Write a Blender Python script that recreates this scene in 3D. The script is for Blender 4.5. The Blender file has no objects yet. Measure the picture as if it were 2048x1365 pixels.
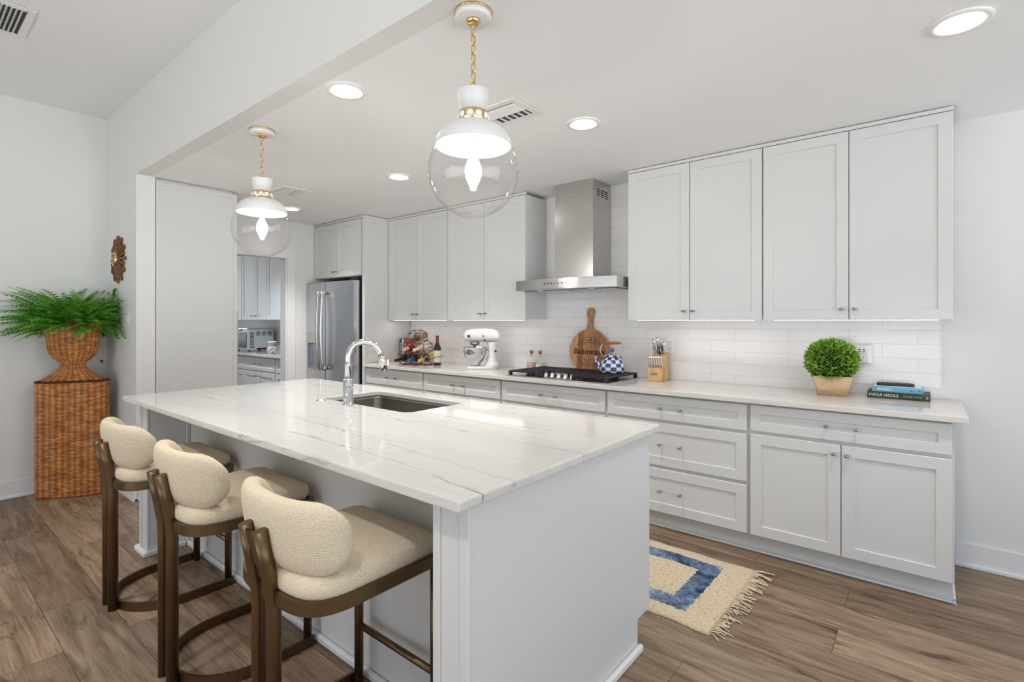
import bpy, bmesh, math, random
from mathutils import Vector, Matrix
random.seed(7)
PI = math.pi
C = bpy.context.scene.collection
S = bpy.context.scene

# ------------------------------------------------------------------ camera, sky, exposure
KC, HC = 2.472, 3.08          # kitchen ceiling, living-room ceiling
YW, YB = 3.789, 1.205         # back wall, soffit plane
XL, XP, XD = -5.46, -4.644, -5.57
XR, YR = 3.0, -3.4            # glazed right wall, glazed rear wall
cam = bpy.data.cameras.new('camera'); camo = bpy.data.objects.new('camera', cam); C.objects.link(camo)
cam.sensor_width = 36.0; cam.lens = 18.0; cam.sensor_fit = 'HORIZONTAL'
cam.shift_y = -40.5/2048.0; cam.clip_start = 0.02
camo.location = (0, 0, 1.359); camo.rotation_euler = (PI/2, 0, math.radians(39.17))
S.camera = camo
S.view_settings.view_transform = 'Standard'; S.view_settings.look = 'None'
S.view_settings.gamma = 1.0; S.view_settings.use_curve_mapping = False
S.view_settings.exposure = -0.62
W = bpy.data.worlds.new('world'); S.world = W; W.use_nodes = True
bg = W.node_tree.nodes['Background']; bg.inputs[1].default_value = 1.0
_tc = W.node_tree.nodes.new('ShaderNodeTexCoord'); _sp = W.node_tree.nodes.new('ShaderNodeSeparateXYZ'); _rp = W.node_tree.nodes.new('ShaderNodeValToRGB')
W.node_tree.links.new(_tc.outputs['Generated'], _sp.inputs[0])
_mr = W.node_tree.nodes.new('ShaderNodeMapRange'); _mr.inputs[1].default_value = -1.0; _mr.inputs[2].default_value = 1.0
W.node_tree.links.new(_sp.outputs[2], _mr.inputs[0]); W.node_tree.links.new(_mr.outputs[0], _rp.inputs[0])
_e = _rp.color_ramp.elements; _e[0].position = 0.47; _e[0].color = (5.8, 6.03, 6.35, 1); _e[1].position = 0.53; _e[1].color = (1.7, 1.95, 2.4, 1)   # bright lower half added to light the ceilings, open sky above
W.node_tree.links.new(_rp.outputs[0], bg.inputs[0])
LED, DOWN, BULB = 18.0, 40.0, 330.0     # lamp strengths

def portal(name, loc, rot, sx, sy):
    L = bpy.data.lights.new(name, 'AREA'); L.shape = 'RECTANGLE'; L.size = sx; L.size_y = sy
    L.energy = 1; L.cycles.is_portal = True
    o = bpy.data.objects.new(name, L); C.objects.link(o); o.location = loc; o.rotation_euler = rot
portal('window_portal_right', (XR+0.02, 0.2, 1.25), (0, PI/2, 0), 2.4, 6.2)
portal('window_portal_rear', (-1.6, YR-0.02, 1.0), (PI/2, 0, 0), 5.2, 1.9)

def beam(name, loc, watts, ang=104, col=(1.0, 0.985, 0.965)):
    L = bpy.data.lights.new(name, 'SPOT'); L.energy = watts; L.spot_size = math.radians(ang); L.spot_blend = 1.0; L.shadow_soft_size = 0.065; L.color = col
    o = bpy.data.objects.new(name, L); C.objects.link(o); o.location = loc; return o
for x_, y_, w_ in ((0.09, 2.53, 85), (-2.18, 1.41, 85), (-1.51, 2.49, 90), (-3.17, 2.51, 185), (-4.90, 2.55, 220)): beam('kitchen_downlight_beam', (x_, y_, KC-0.02), w_)
beam('scullery_fill_spot', (-6.6, 2.6, KC-0.02), 190, 140, (0.86, 0.93, 1.0))  # added cool fill spot that brightens the scullery, no fixture behind it
for x_, y_ in ((-3.4, -0.5), (-1.9, -0.5), (-0.4, -0.5), (1.1, -0.5), (-3.4, -2.2), (-0.4, -2.2)): beam('living_room_downlight_beam', (x_, y_, HC-0.02), 165)

# ------------------------------------------------------------------ materials
def mat(name, col, rough=0.5, metal=0.0, spec=0.5, **kw):
    m = bpy.data.materials.new(name); m.use_nodes = True
    p = m.node_tree.nodes['Principled BSDF']
    p.inputs['Base Color'].default_value = (*col, 1); p.inputs['Roughness'].default_value = rough
    p.inputs['Metallic'].default_value = metal; p.inputs['Specular IOR Level'].default_value = spec
    for k, v in kw.items(): p.inputs[k.replace('_', ' ')].default_value = v
    m['p'] = 1
    return m
def nodes(m): return m.node_tree.nodes, m.node_tree.links, m.node_tree.nodes['Principled BSDF']
def nd(m, t, **kw):
    n = m.node_tree.nodes.new(t)
    for k, v in kw.items():
        if k in n.inputs: n.inputs[k].default_value = v
        else: setattr(n, k, v)
    return n
def mapping(m, scale=(1,1,1), rot=(0,0,0), loc=(0,0,0), src='Object'):
    tc = nd(m, 'ShaderNodeTexCoord'); mp = nd(m, 'ShaderNodeMapping')
    mp.inputs['Scale'].default_value = scale; mp.inputs['Rotation'].default_value = rot; mp.inputs['Location'].default_value = loc
    m.node_tree.links.new(tc.outputs[src], mp.inputs[0]); return mp
def bump(m, sock, strength=0.2, dist=0.002):
    N, L, p = nodes(m); b = nd(m, 'ShaderNodeBump'); b.inputs['Strength'].default_value = strength; b.inputs['Distance'].default_value = dist
    L.new(sock, b.inputs['Height']); L.new(b.outputs[0], p.inputs['Normal']); return b
def ramp(m, sock, stops):
    r = nd(m, 'ShaderNodeValToRGB'); e = r.color_ramp.elements
    while len(e) < len(stops): e.new(0.5)
    for i, (pos, c) in enumerate(stops):
        e[i].position = pos; e[i].color = (*c, 1) if len(c) == 3 else c
    m.node_tree.links.new(sock, r.inputs[0]); return r
def mixc(m, fac, a, b, mode='MIX'):
    x = nd(m, 'ShaderNodeMix', data_type='RGBA', blend_type=mode)
    for s, v in ((x.inputs[0], fac), (x.inputs[6], a), (x.inputs[7], b)):
        if hasattr(v, 'links'): m.node_tree.links.new(v, s)
        elif isinstance(v, (int, float)): s.default_value = v
        else: s.default_value = (*v, 1)
    return x.outputs[2]
def emis(name, col, strength):
    m = bpy.data.materials.new(name); m.use_nodes = True; n = m.node_tree.nodes; n.clear()
    e = n.new('ShaderNodeEmission'); o = n.new('ShaderNodeOutputMaterial'); e.inputs[0].default_value = (*col, 1); e.inputs[1].default_value = strength
    m.node_tree.links.new(e.outputs[0], o.inputs[0]); return m
def glassy(name, tint=(1,1,1), ior=1.45, rough=0.0):
    m = bpy.data.materials.new(name); m.use_nodes = True; n = m.node_tree.nodes; n.clear(); l = m.node_tree.links
    t = n.new('ShaderNodeBsdfTransparent'); g = n.new('ShaderNodeBsdfGlossy'); f = n.new('ShaderNodeLayerWeight'); x = n.new('ShaderNodeMixShader'); o = n.new('ShaderNodeOutputMaterial')
    t.inputs[0].default_value = (*tint, 1); g.inputs['Roughness'].default_value = rough; f.inputs[0].default_value = 0.5
    pw = n.new('ShaderNodeMath'); pw.operation = 'POWER'; pw.inputs[1].default_value = 4.0; ma = n.new('ShaderNodeMath'); ma.operation = 'MULTIPLY_ADD'
    r0 = ((ior-1)/(ior+1))**2*2; ma.inputs[1].default_value = 0.75; ma.inputs[2].default_value = r0
    l.new(f.outputs['Facing'], pw.inputs[0]); l.new(pw.outputs[0], ma.inputs[0]); l.new(ma.outputs[0], x.inputs[0])
    l.new(t.outputs[0], x.inputs[1]); l.new(g.outputs[0], x.inputs[2]); l.new(x.outputs[0], o.inputs[0]); return m

M = {}
def paint(name, col, rough, sc=300, st=0.03):
    m = mat(name, col, rough, spec=0.35); mp = mapping(m); n = nd(m, 'ShaderNodeTexNoise', Scale=sc, Detail=2.0)
    m.node_tree.links.new(mp.outputs[0], n.inputs['Vector']); bump(m, n.outputs[0], st, 0.001); return m
M['wall'] = paint('wall_paint', (0.80, 0.795, 0.775), 0.6)
M['ceil'] = paint('ceiling_paint', (0.90, 0.90, 0.90), 0.8)
M['trim'] = paint('trim_paint', (0.82, 0.82, 0.81), 0.35, 80, 0.01)
M['cab'] = paint('cabinet_paint', (0.70, 0.70, 0.69), 0.33, 80, 0.01)
M['gap'] = mat('cabinet_shadow_gap', (0.25, 0.24, 0.23), 0.7)
M['white_metal'] = mat('white_enamel', (0.83, 0.83, 0.81), 0.3)
M['plastic'] = mat('white_plastic', (0.84, 0.84, 0.84), 0.35)
M['chrome'] = mat('chrome', (0.72, 0.73, 0.75), 0.06, 1.0)
M['brass'] = mat('brass', (0.80, 0.58, 0.25), 0.22, 1.0)
M['black'] = mat('black_plastic', (0.012, 0.012, 0.014), 0.35)
M['iron'] = mat('cast_iron', (0.018, 0.019, 0.022), 0.5)
M['dark'] = mat('dark_void', (0.01, 0.01, 0.01), 0.8)
M['acrylic'] = glassy('clear_acrylic', (0.97, 0.97, 0.97), 1.3)
M['glass'] = glassy('clear_glass', (0.985, 0.985, 0.985), 1.33)
M['pane'] = glassy('window_glass', (0.97, 0.98, 0.98), 1.15)
M['bulb'] = emis('bulb_glow', (1.0, 0.95, 0.87), BULB)
M['led'] = emis('led_strip', (1.0, 0.93, 0.89), LED)
M['down'] = emis('downlight_lens', (1.0, 0.98, 0.95), DOWN)
M['violet'] = emis('dispenser_glow', (0.30, 0.16, 0.9), 0.5)

def metal_brushed(name, col, rough, scale, st=0.05):
    m = mat(name, col, rough, 1.0); mp = mapping(m, scale); n = nd(m, 'ShaderNodeTexNoise', Scale=60.0, Detail=3.0)
    m.node_tree.links.new(mp.outputs[0], n.inputs['Vector']); bump(m, n.outputs[0], st, 0.0006); return m
M['steel'] = metal_brushed('brushed_stainless_steel', (0.56, 0.55, 0.53), 0.24, (0.4, 0.4, 12))
M['steel_v'] = metal_brushed('vertical_brushed_steel', (0.60, 0.61, 0.64), 0.27, (12, 12, 0.4))
M['sinksteel'] = metal_brushed('sink_steel', (0.26, 0.24, 0.215), 0.36, (1, 8, 1))
M['bronze'] = metal_brushed('antique_bronze', (0.17, 0.115, 0.062), 0.36, (2, 2, 2), 0.15)

def floor_mat():
    m = mat('oak_plank_floor', (0.3, 0.22, 0.16), 0.42, spec=0.35); N, L, p = nodes(m)
    mp = mapping(m, loc=(0.31, -0.467+0.22*4, 0))
    b = nd(m, 'ShaderNodeTexBrick', offset=0.37, offset_frequency=2, squash=1.0)
    b.inputs['Scale'].default_value = 1; b.inputs['Brick Width'].default_value = 1.22; b.inputs['Row Height'].default_value = 0.22
    b.inputs['Mortar Size'].default_value = 0.0012; b.inputs['Mortar Smooth'].default_value = 0.1; b.inputs['Bias'].default_value = 0
    b.inputs['Color1'].default_value = (0, 0, 0, 1); b.inputs['Color2'].default_value = (1, 1, 1, 1); b.inputs['Mortar'].default_value = (0.5, 0.5, 0.5, 1)
    L.new(mp.outputs[0], b.inputs['Vector'])
    # every plank gets its own piece of grain
    sc = nd(m, 'ShaderNodeVectorMath', operation='SCALE'); sc.inputs['Scale'].default_value = 23.0; L.new(b.outputs['Color'], sc.inputs[0])
    ad = nd(m, 'ShaderNodeVectorMath', operation='ADD'); L.new(mp.outputs[0], ad.inputs[0]); L.new(sc.outputs[0], ad.inputs[1])
    def grain(scale, nscale, det, dist):
        mm = nd(m, 'ShaderNodeMapping'); mm.inputs['Scale'].default_value = scale; L.new(ad.outputs[0], mm.inputs[0])
        n = nd(m, 'ShaderNodeTexNoise', Scale=nscale, Detail=det, Distortion=dist); L.new(mm.outputs[0], n.inputs['Vector']); return n.outputs[0]
    g1 = grain((1, 9, 1), 2.2, 6.0, 1.2); g2 = grain((1.3, 40, 1), 5.0, 4.0, 0.3); g3 = grain((1.4, 4.2, 1), 2.1, 4.0, 1.6); g4 = grain((4, 110, 1), 3.0, 2.0, 0.0)
    c1 = ramp(m, g1, [(0.25, (0.158, 0.107, 0.067)), (0.5, (0.300, 0.222, 0.154)), (0.78, (0.43, 0.342, 0.257))])
    c2 = ramp(m, g2, [(0.3, (0.55, 0.52, 0.5)), (0.6, (1, 1, 1))])
    c3 = ramp(m, g3, [(0.26, (0.22, 0.17, 0.14)), (0.33, (0.62, 0.56, 0.5)), (0.43, (1, 1, 1))])
    col = mixc(m, 0.6, c1.outputs[0], c2.outputs[0], 'MULTIPLY'); col = mixc(m, 0.85, col, c3.outputs[0], 'MULTIPLY'); col = mixc(m, 0.5, col, ramp(m, g4, [(0.35, (0.72, 0.70, 0.68)), (0.55, (1.06, 1.06, 1.06))]).outputs[0], 'MULTIPLY')
    tone = ramp(m, b.outputs['Color'], [(0.0, (0.66, 0.61, 0.57)), (0.35, (1.0, 0.92, 0.84)), (0.65, (0.84, 0.84, 0.84)), (1.0, (1.20, 1.13, 1.06))])
    col = mixc(m, 1.0, col, tone.outputs[0], 'MULTIPLY')
    col = mixc(m, b.outputs['Fac'], col, (0.055, 0.035, 0.024)); L.new(col, p.inputs['Base Color'])
    bump(m, g2, 0.12, 0.0008); return m
M['floor'] = floor_mat()

def marble(name, base, vein, rot=0.0, seed=0.0, amount=1.0):
    m = mat(name, base, 0.07, spec=0.55); N, L, p = nodes(m)
    mp = mapping(m, (0.55, 2.6, 2.6), (0, 0, rot), (seed, seed*0.7, 0))
    def veins(sc, dist, lo, hi, dsc=1.5):
        w = nd(m, 'ShaderNodeTexWave', wave_type='BANDS', bands_direction='Y', wave_profile='SIN')
        w.inputs['Scale'].default_value = sc; w.inputs['Distortion'].default_value = dist; w.inputs['Detail'].default_value = 5; w.inputs['Detail Scale'].default_value = dsc; w.inputs['Detail Roughness'].default_value = 0.6
        L.new(mp.outputs[0], w.inputs['Vector']); return ramp(m, w.outputs['Fac'], [(lo, (0, 0, 0)), (hi, (1, 1, 1))]).outputs[0]
    a = veins(0.8, 6.5, 0.9925, 1.0); b = veins(1.9, 5.0, 0.991, 1.0, 2.2)
    n = nd(m, 'ShaderNodeTexNoise', Scale=2.2, Detail=3.0); L.new(mp.outputs[0], n.inputs['Vector'])
    msk = ramp(m, n.outputs[0], [(0.43, (0.03,)*3), (0.66, (1, 1, 1))])
    cl = nd(m, 'ShaderNodeTexNoise', Scale=1.6, Detail=5.0); L.new(mp.outputs[0], cl.inputs['Vector'])
    cloud = ramp(m, cl.outputs[0], [(0.35, tuple(c*0.93 for c in base)), (0.6, base)])
    f = mixc(m, 1.0, mixc(m, 0.55, a, b, 'ADD'), msk.outputs[0], 'MULTIPLY')
    f2 = nd(m, 'ShaderNodeMath', operation='MULTIPLY'); L.new(f, f2.inputs[0]); f2.inputs[1].default_value = amount; f2.use_clamp = True
    L.new(mixc(m, f2.outputs[0], cloud.outputs[0], vein), p.inputs['Base Color']); return m
M['marble'] = marble('island_quartzite', (0.705, 0.685, 0.645), (0.28, 0.285, 0.26), 0.03, 3.3, 0.9)
M['marble2'] = marble('counter_quartzite', (0.735, 0.70, 0.665), (0.36, 0.34, 0.29), 0.12, 9.1, 0.6)

def tile_mat():
    m = mat('glossy_white_tile', (0.84, 0.82, 0.81), 0.08, spec=0.5); N, L, p = nodes(m)
    tc = nd(m, 'ShaderNodeTexCoord'); sp = nd(m, 'ShaderNodeSeparateXYZ'); cb = nd(m, 'ShaderNodeCombineXYZ')
    L.new(tc.outputs['Object'], sp.inputs[0]); L.new(sp.outputs[0], cb.inputs[0]); L.new(sp.outputs[2], cb.inputs[1])
    mp = nd(m, 'ShaderNodeMapping'); mp.inputs['Location'].default_value = (0.05, -0.9745, 0); L.new(cb.outputs[0], mp.inputs[0])
    b = nd(m, 'ShaderNodeTexBrick', offset=0.5, offset_frequency=2)
    for k, v in (('Scale', 1), ('Brick Width', 0.335), ('Row Height', 0.0822), ('Mortar Size', 0.0016), ('Mortar Smooth', 0.2)): b.inputs[k].default_value = v
    b.inputs['Color1'].default_value = (0.82, 0.80, 0.785, 1); b.inputs['Color2'].default_value = (0.86, 0.845, 0.835, 1); b.inputs['Mortar'].default_value = (0.68, 0.66, 0.64, 1)
    L.new(mp.outputs[0], b.inputs['Vector']); L.new(b.outputs['Color'], p.inputs['Base Color'])
    iv = nd(m, 'ShaderNodeMath', operation='SUBTRACT'); iv.inputs[0].default_value = 1; L.new(b.outputs['Fac'], iv.inputs[1])
    n = nd(m, 'ShaderNodeTexNoise', Scale=9.0, Detail=1.0); L.new(tc.outputs['Object'], n.inputs['Vector'])
    ad = nd(m, 'ShaderNodeMath', operation='MULTIPLY_ADD'); L.new(n.outputs[0], ad.inputs[0]); ad.inputs[1].default_value = 0.5; L.new(iv.outputs[0], ad.inputs[2])
    bump(m, ad.outputs[0], 0.35, 0.002); return m
M['tile'] = tile_mat()

def fabric():
    m = mat('cream_knit_fabric', (0.62, 0.53, 0.40), 0.95, spec=0.1); N, L, p = nodes(m)
    mp = mapping(m, (1, 1, 1), (0.5, 0.4, 0.6)); v = nd(m, 'ShaderNodeTexVoronoi', Scale=210.0); v.inputs['Randomness'].default_value = 0.45; L.new(mp.outputs[0], v.inputs['Vector'])
    r = ramp(m, v.outputs['Distance'], [(0.0, (0.87, 0.77, 0.60)), (0.75, (0.63, 0.52, 0.36))]); L.new(r.outputs[0], p.inputs['Base Color'])
    iv = nd(m, 'ShaderNodeMath', operation='SUBTRACT'); iv.inputs[0].default_value = 1; L.new(v.outputs['Distance'], iv.inputs[1]); bump(m, iv.outputs[0], 0.7, 0.003)
    p.inputs['Sheen Weight'].default_value = 0.15; return m
M['fabric'] = fabric()

def wicker():
    m = mat('woven_wicker', (0.3, 0.13, 0.05), 0.55, spec=0.35); N, L, p = nodes(m); mp = mapping(m, src='UV')
    b = nd(m, 'ShaderNodeTexBrick', offset=0.5, offset_frequency=2)
    for k, v in (('Scale', 1), ('Brick Width', 0.042), ('Row Height', 0.0100), ('Mortar Size', 0.0018), ('Mortar Smooth', 1.0)): b.inputs[k].default_value = v
    b.inputs['Color1'].default_value = (0.62, 0.235, 0.068, 1); b.inputs['Color2'].default_value = (0.95, 0.46, 0.17, 1); b.inputs['Mortar'].default_value = (0.11, 0.036, 0.013, 1)
    L.new(mp.outputs[0], b.inputs['Vector'])
    n = nd(m, 'ShaderNodeTexNoise', Scale=14.0, Detail=4.0); L.new(mp.outputs[0], n.inputs['Vector'])
    r = ramp(m, n.outputs[0], [(0.3, (0.72, 0.64, 0.58)), (0.62, (1.1, 1.08, 1.0))]); sx = nd(m, 'ShaderNodeSeparateXYZ'); L.new(mp.outputs[0], sx.inputs[0])
    mu = nd(m, 'ShaderNodeMath', operation='MULTIPLY'); mu.inputs[1].default_value = 2*PI/0.042; L.new(sx.outputs[0], mu.inputs[0]); sn = nd(m, 'ShaderNodeMath', operation='COSINE'); L.new(mu.outputs[0], sn.inputs[0])
    rs_ = ramp(m, sn.outputs[0], [(0.0, (0.72, 0.68, 0.66)), (0.6, (1.08, 1.05, 1.0))])
    L.new(mixc(m, 1.0, mixc(m, 1.0, b.outputs['Color'], r.outputs[0], 'MULTIPLY'), rs_.outputs[0], 'MULTIPLY'), p.inputs['Base Color'])
    iv = nd(m, 'ShaderNodeMath', operation='SUBTRACT'); iv.inputs[0].default_value = 1; L.new(b.outputs['Fac'], iv.inputs[1]); bump(m, iv.outputs[0], 0.9, 0.006); return m
M['wicker'] = wicker()

def leaf(name, a, b, sc):
    m = mat(name, a, 0.45, spec=0.3); N, L, p = nodes(m); mp = mapping(m); n = nd(m, 'ShaderNodeTexNoise', Scale=sc, Detail=2.0)
    L.new(mp.outputs[0], n.inputs['Vector']); r = ramp(m, n.outputs[0], [(0.3, a), (0.7, b)]); L.new(r.outputs[0], p.inputs['Base Color'])
    p.inputs['Subsurface Weight'].default_value = 0.0; return m
M['fern'] = leaf('fern_green', (0.028, 0.19, 0.014), (0.24, 0.60, 0.055), 22)
M['box'] = leaf('boxwood_green', (0.035, 0.18, 0.012), (0.40, 0.64, 0.08), 60)
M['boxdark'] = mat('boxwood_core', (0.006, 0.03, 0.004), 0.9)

def wood(name, cols, scale=(3, 3, 0.6), rough=0.45, nsc=14.0):
    m = mat(name, cols[0], rough); N, L, p = nodes(m); mp = mapping(m, scale); n = nd(m, 'ShaderNodeTexNoise', Scale=nsc, Detail=5.0, Distortion=0.6)
    L.new(mp.outputs[0], n.inputs['Vector']); r = ramp(m, n.outputs[0], [(0.3, cols[0]), (0.68, cols[1])]); L.new(r.outputs[0], p.inputs['Base Color']); return m
M['maple'] = wood('pale_maple', ((0.60, 0.36, 0.16), (0.72, 0.46, 0.22)))
M['potwood'] = wood('blond_wood', ((0.55, 0.37, 0.20), (0.68, 0.49, 0.29)), (1, 1, 3))
M['grip'] = wood('orange_turned_wood', ((0.33, 0.085, 0.018), (0.46, 0.14, 0.03)), (1, 6, 6))
M['cork'] = wood('cork', ((0.30, 0.16, 0.07), (0.48, 0.29, 0.15)), (5, 5, 5))
M['goldwood'] = wood('gilt_brown_carving', ((0.055, 0.022, 0.007), (0.30, 0.15, 0.045)), (4, 4, 4), 0.4, 22.0)
M['burn'] = mat('burnt_engraving', (0.022, 0.007, 0.003), 0.8)
def board():
    m = mat('acacia_strips', (0.4, 0.2, 0.08), 0.4); N, L, p = nodes(m); mp = mapping(m)
    b = nd(m, 'ShaderNodeTexBrick', offset=0.0)
    for k, v in (('Scale', 1), ('Brick Width', 0.052), ('Row Height', 3.0), ('Mortar Size', 0.0)): b.inputs[k].default_value = v
    b.inputs['Color1'].default_value = (0.33, 0.135, 0.045, 1); b.inputs['Color2'].default_value = (0.68, 0.40, 0.185, 1)
    sp = nd(m, 'ShaderNodeSeparateXYZ'); cb = nd(m, 'ShaderNodeCombineXYZ'); L.new(mp.outputs[0], sp.inputs[0]); L.new(sp.outputs[0], cb.inputs[0]); L.new(cb.outputs[0], b.inputs['Vector'])
    m2 = mapping(m, (9, 9, 0.9)); n = nd(m, 'ShaderNodeTexNoise', Scale=9.0, Detail=5.0, Distortion=0.4); L.new(m2.outputs[0], n.inputs['Vector'])
    r = ramp(m, n.outputs[0], [(0.3, (0.62, 0.55, 0.5)), (0.6, (1.1, 1.1, 1.1))]); L.new(mixc(m, 1.0, b.outputs['Color'], r.outputs[0], 'MULTIPLY'), p.inputs['Base Color']); return m
M['board'] = board()
def checks():
    m = mat('blue_check_enamel', (0.8, 0.8, 0.75), 0.12); N, L, p = nodes(m); mp = mapping(m, src='UV')
    n = nd(m, 'ShaderNodeTexNoise', Scale=1.3, Detail=2.0); L.new(mp.outputs[0], n.inputs['Vector'])
    sc = nd(m, 'ShaderNodeVectorMath', operation='SCALE'); sc.inputs['Scale'].default_value = 0.16; L.new(n.outputs['Color'], sc.inputs[0])
    ad = nd(m, 'ShaderNodeVectorMath', operation='ADD'); L.new(mp.outputs[0], ad.inputs[0]); L.new(sc.outputs[0], ad.inputs[1])
    ck = nd(m, 'ShaderNodeTexChecker', Scale=1.0); L.new(ad.outputs[0], ck.inputs[0])
    n2 = nd(m, 'ShaderNodeTexNoise', Scale=3.0, Detail=3.0); L.new(mp.outputs[0], n2.inputs['Vector'])
    blue = ramp(m, n2.outputs[0], [(0.35, (0.014, 0.028, 0.16)), (0.7, (0.06, 0.12, 0.40))])
    wh = ramp(m, n2.outputs[0], [(0.3, (0.80, 0.80, 0.76)), (0.75, (0.66, 0.68, 0.64))])
    L.new(mixc(m, ck.outputs['Fac'], wh.outputs[0], blue.outputs[0]), p.inputs['Base Color']); return m
M['checks'] = checks()
def rug_mat():
    m = mat('woven_rag_rug', (0.6, 0.5, 0.36), 0.95, spec=0.1); N, L, p = nodes(m)
    mp = mapping(m); n = nd(m, 'ShaderNodeTexNoise', Scale=55.0, Detail=2.0); L.new(mp.outputs[0], n.inputs['Vector'])
    sc = nd(m, 'ShaderNodeVectorMath', operation='SCALE'); sc.inputs['Scale'].default_value = 0.034
    sb = nd(m, 'ShaderNodeVectorMath', operation='SUBTRACT'); sb.inputs[1].default_value = (0.5, 0.5, 0.5); L.new(n.outputs['Color'], sb.inputs[0]); L.new(sb.outputs[0], sc.inputs[0])
    ad = nd(m, 'ShaderNodeVectorMath', operation='ADD'); L.new(mp.outputs[0], ad.inputs[0]); L.new(sc.outputs[0], ad.inputs[1])
    sp = nd(m, 'ShaderNodeSeparateXYZ'); L.new(ad.outputs[0], sp.inputs[0])
    def mth(op, a, b=None):
        x = nd(m, 'ShaderNodeMath', operation=op)
        for i, v in enumerate((a, b)):
            if v is None: continue
            if hasattr(v, 'links'): L.new(v, x.inputs[i])
            else: x.inputs[i].default_value = v
        return x.outputs[0]
    ax = mth('ABSOLUTE', sp.outputs[0]); ay = mth('ABSOLUTE', sp.outputs[1])
    d = mth('MAXIMUM', mth('SUBTRACT', ax, RUGL/2-0.145), mth('SUBTRACT', ay, RUGW/2-0.095))   # 0 on the outer edge of the band
    band = mth('MULTIPLY', mth('LESS_THAN', d, 0.0), mth('GREATER_THAN', d, -0.1))
    n2 = nd(m, 'ShaderNodeTexNoise', Scale=5.0, Detail=4.0, Roughness=0.7); L.new(mp.outputs[0], n2.inputs['Vector'])
    n3 = nd(m, 'ShaderNodeTexVoronoi', Scale=90.0); L.new(mp.outputs[0], n3.inputs['Vector'])
    blue = ramp(m, n2.outputs[0], [(0.36, (0.022, 0.040, 0.085)), (0.5, (0.12, 0.175, 0.26)), (0.66, (0.33, 0.40, 0.46))])
    bl = mixc(m, 0.7, blue.outputs[0], ramp(m, n3.outputs['Color'], [(0.1, (0.45, 0.45, 0.5)), (0.8, (1.5, 1.5, 1.45))]).outputs[0], 'MULTIPLY')
    m3 = mapping(m, (55, 140, 1)); n4 = nd(m, 'ShaderNodeTexNoise', Scale=1.0, Detail=3.0); L.new(m3.outputs[0], n4.inputs['Vector'])
    cr = ramp(m, n4.outputs[0], [(0.28, (0.26, 0.18, 0.10)), (0.40, (0.60, 0.475, 0.32)), (0.7, (0.76, 0.655, 0.48))])
    L.new(mixc(m, band, cr.outputs[0], bl), p.inputs['Base Color'])
    w = nd(m, 'ShaderNodeTexVoronoi', Scale=1.0); m4 = mapping(m, (120, 240, 100)); L.new(m4.outputs[0], w.inputs['Vector']); bump(m, w.outputs['Distance'], 0.8, 0.004); return m
RUGL, RUGW = 1.26, 0.735
M['rug'] = rug_mat()
M['cream'] = mat('cream_yarn', (0.70, 0.58, 0.42), 0.95)

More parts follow.
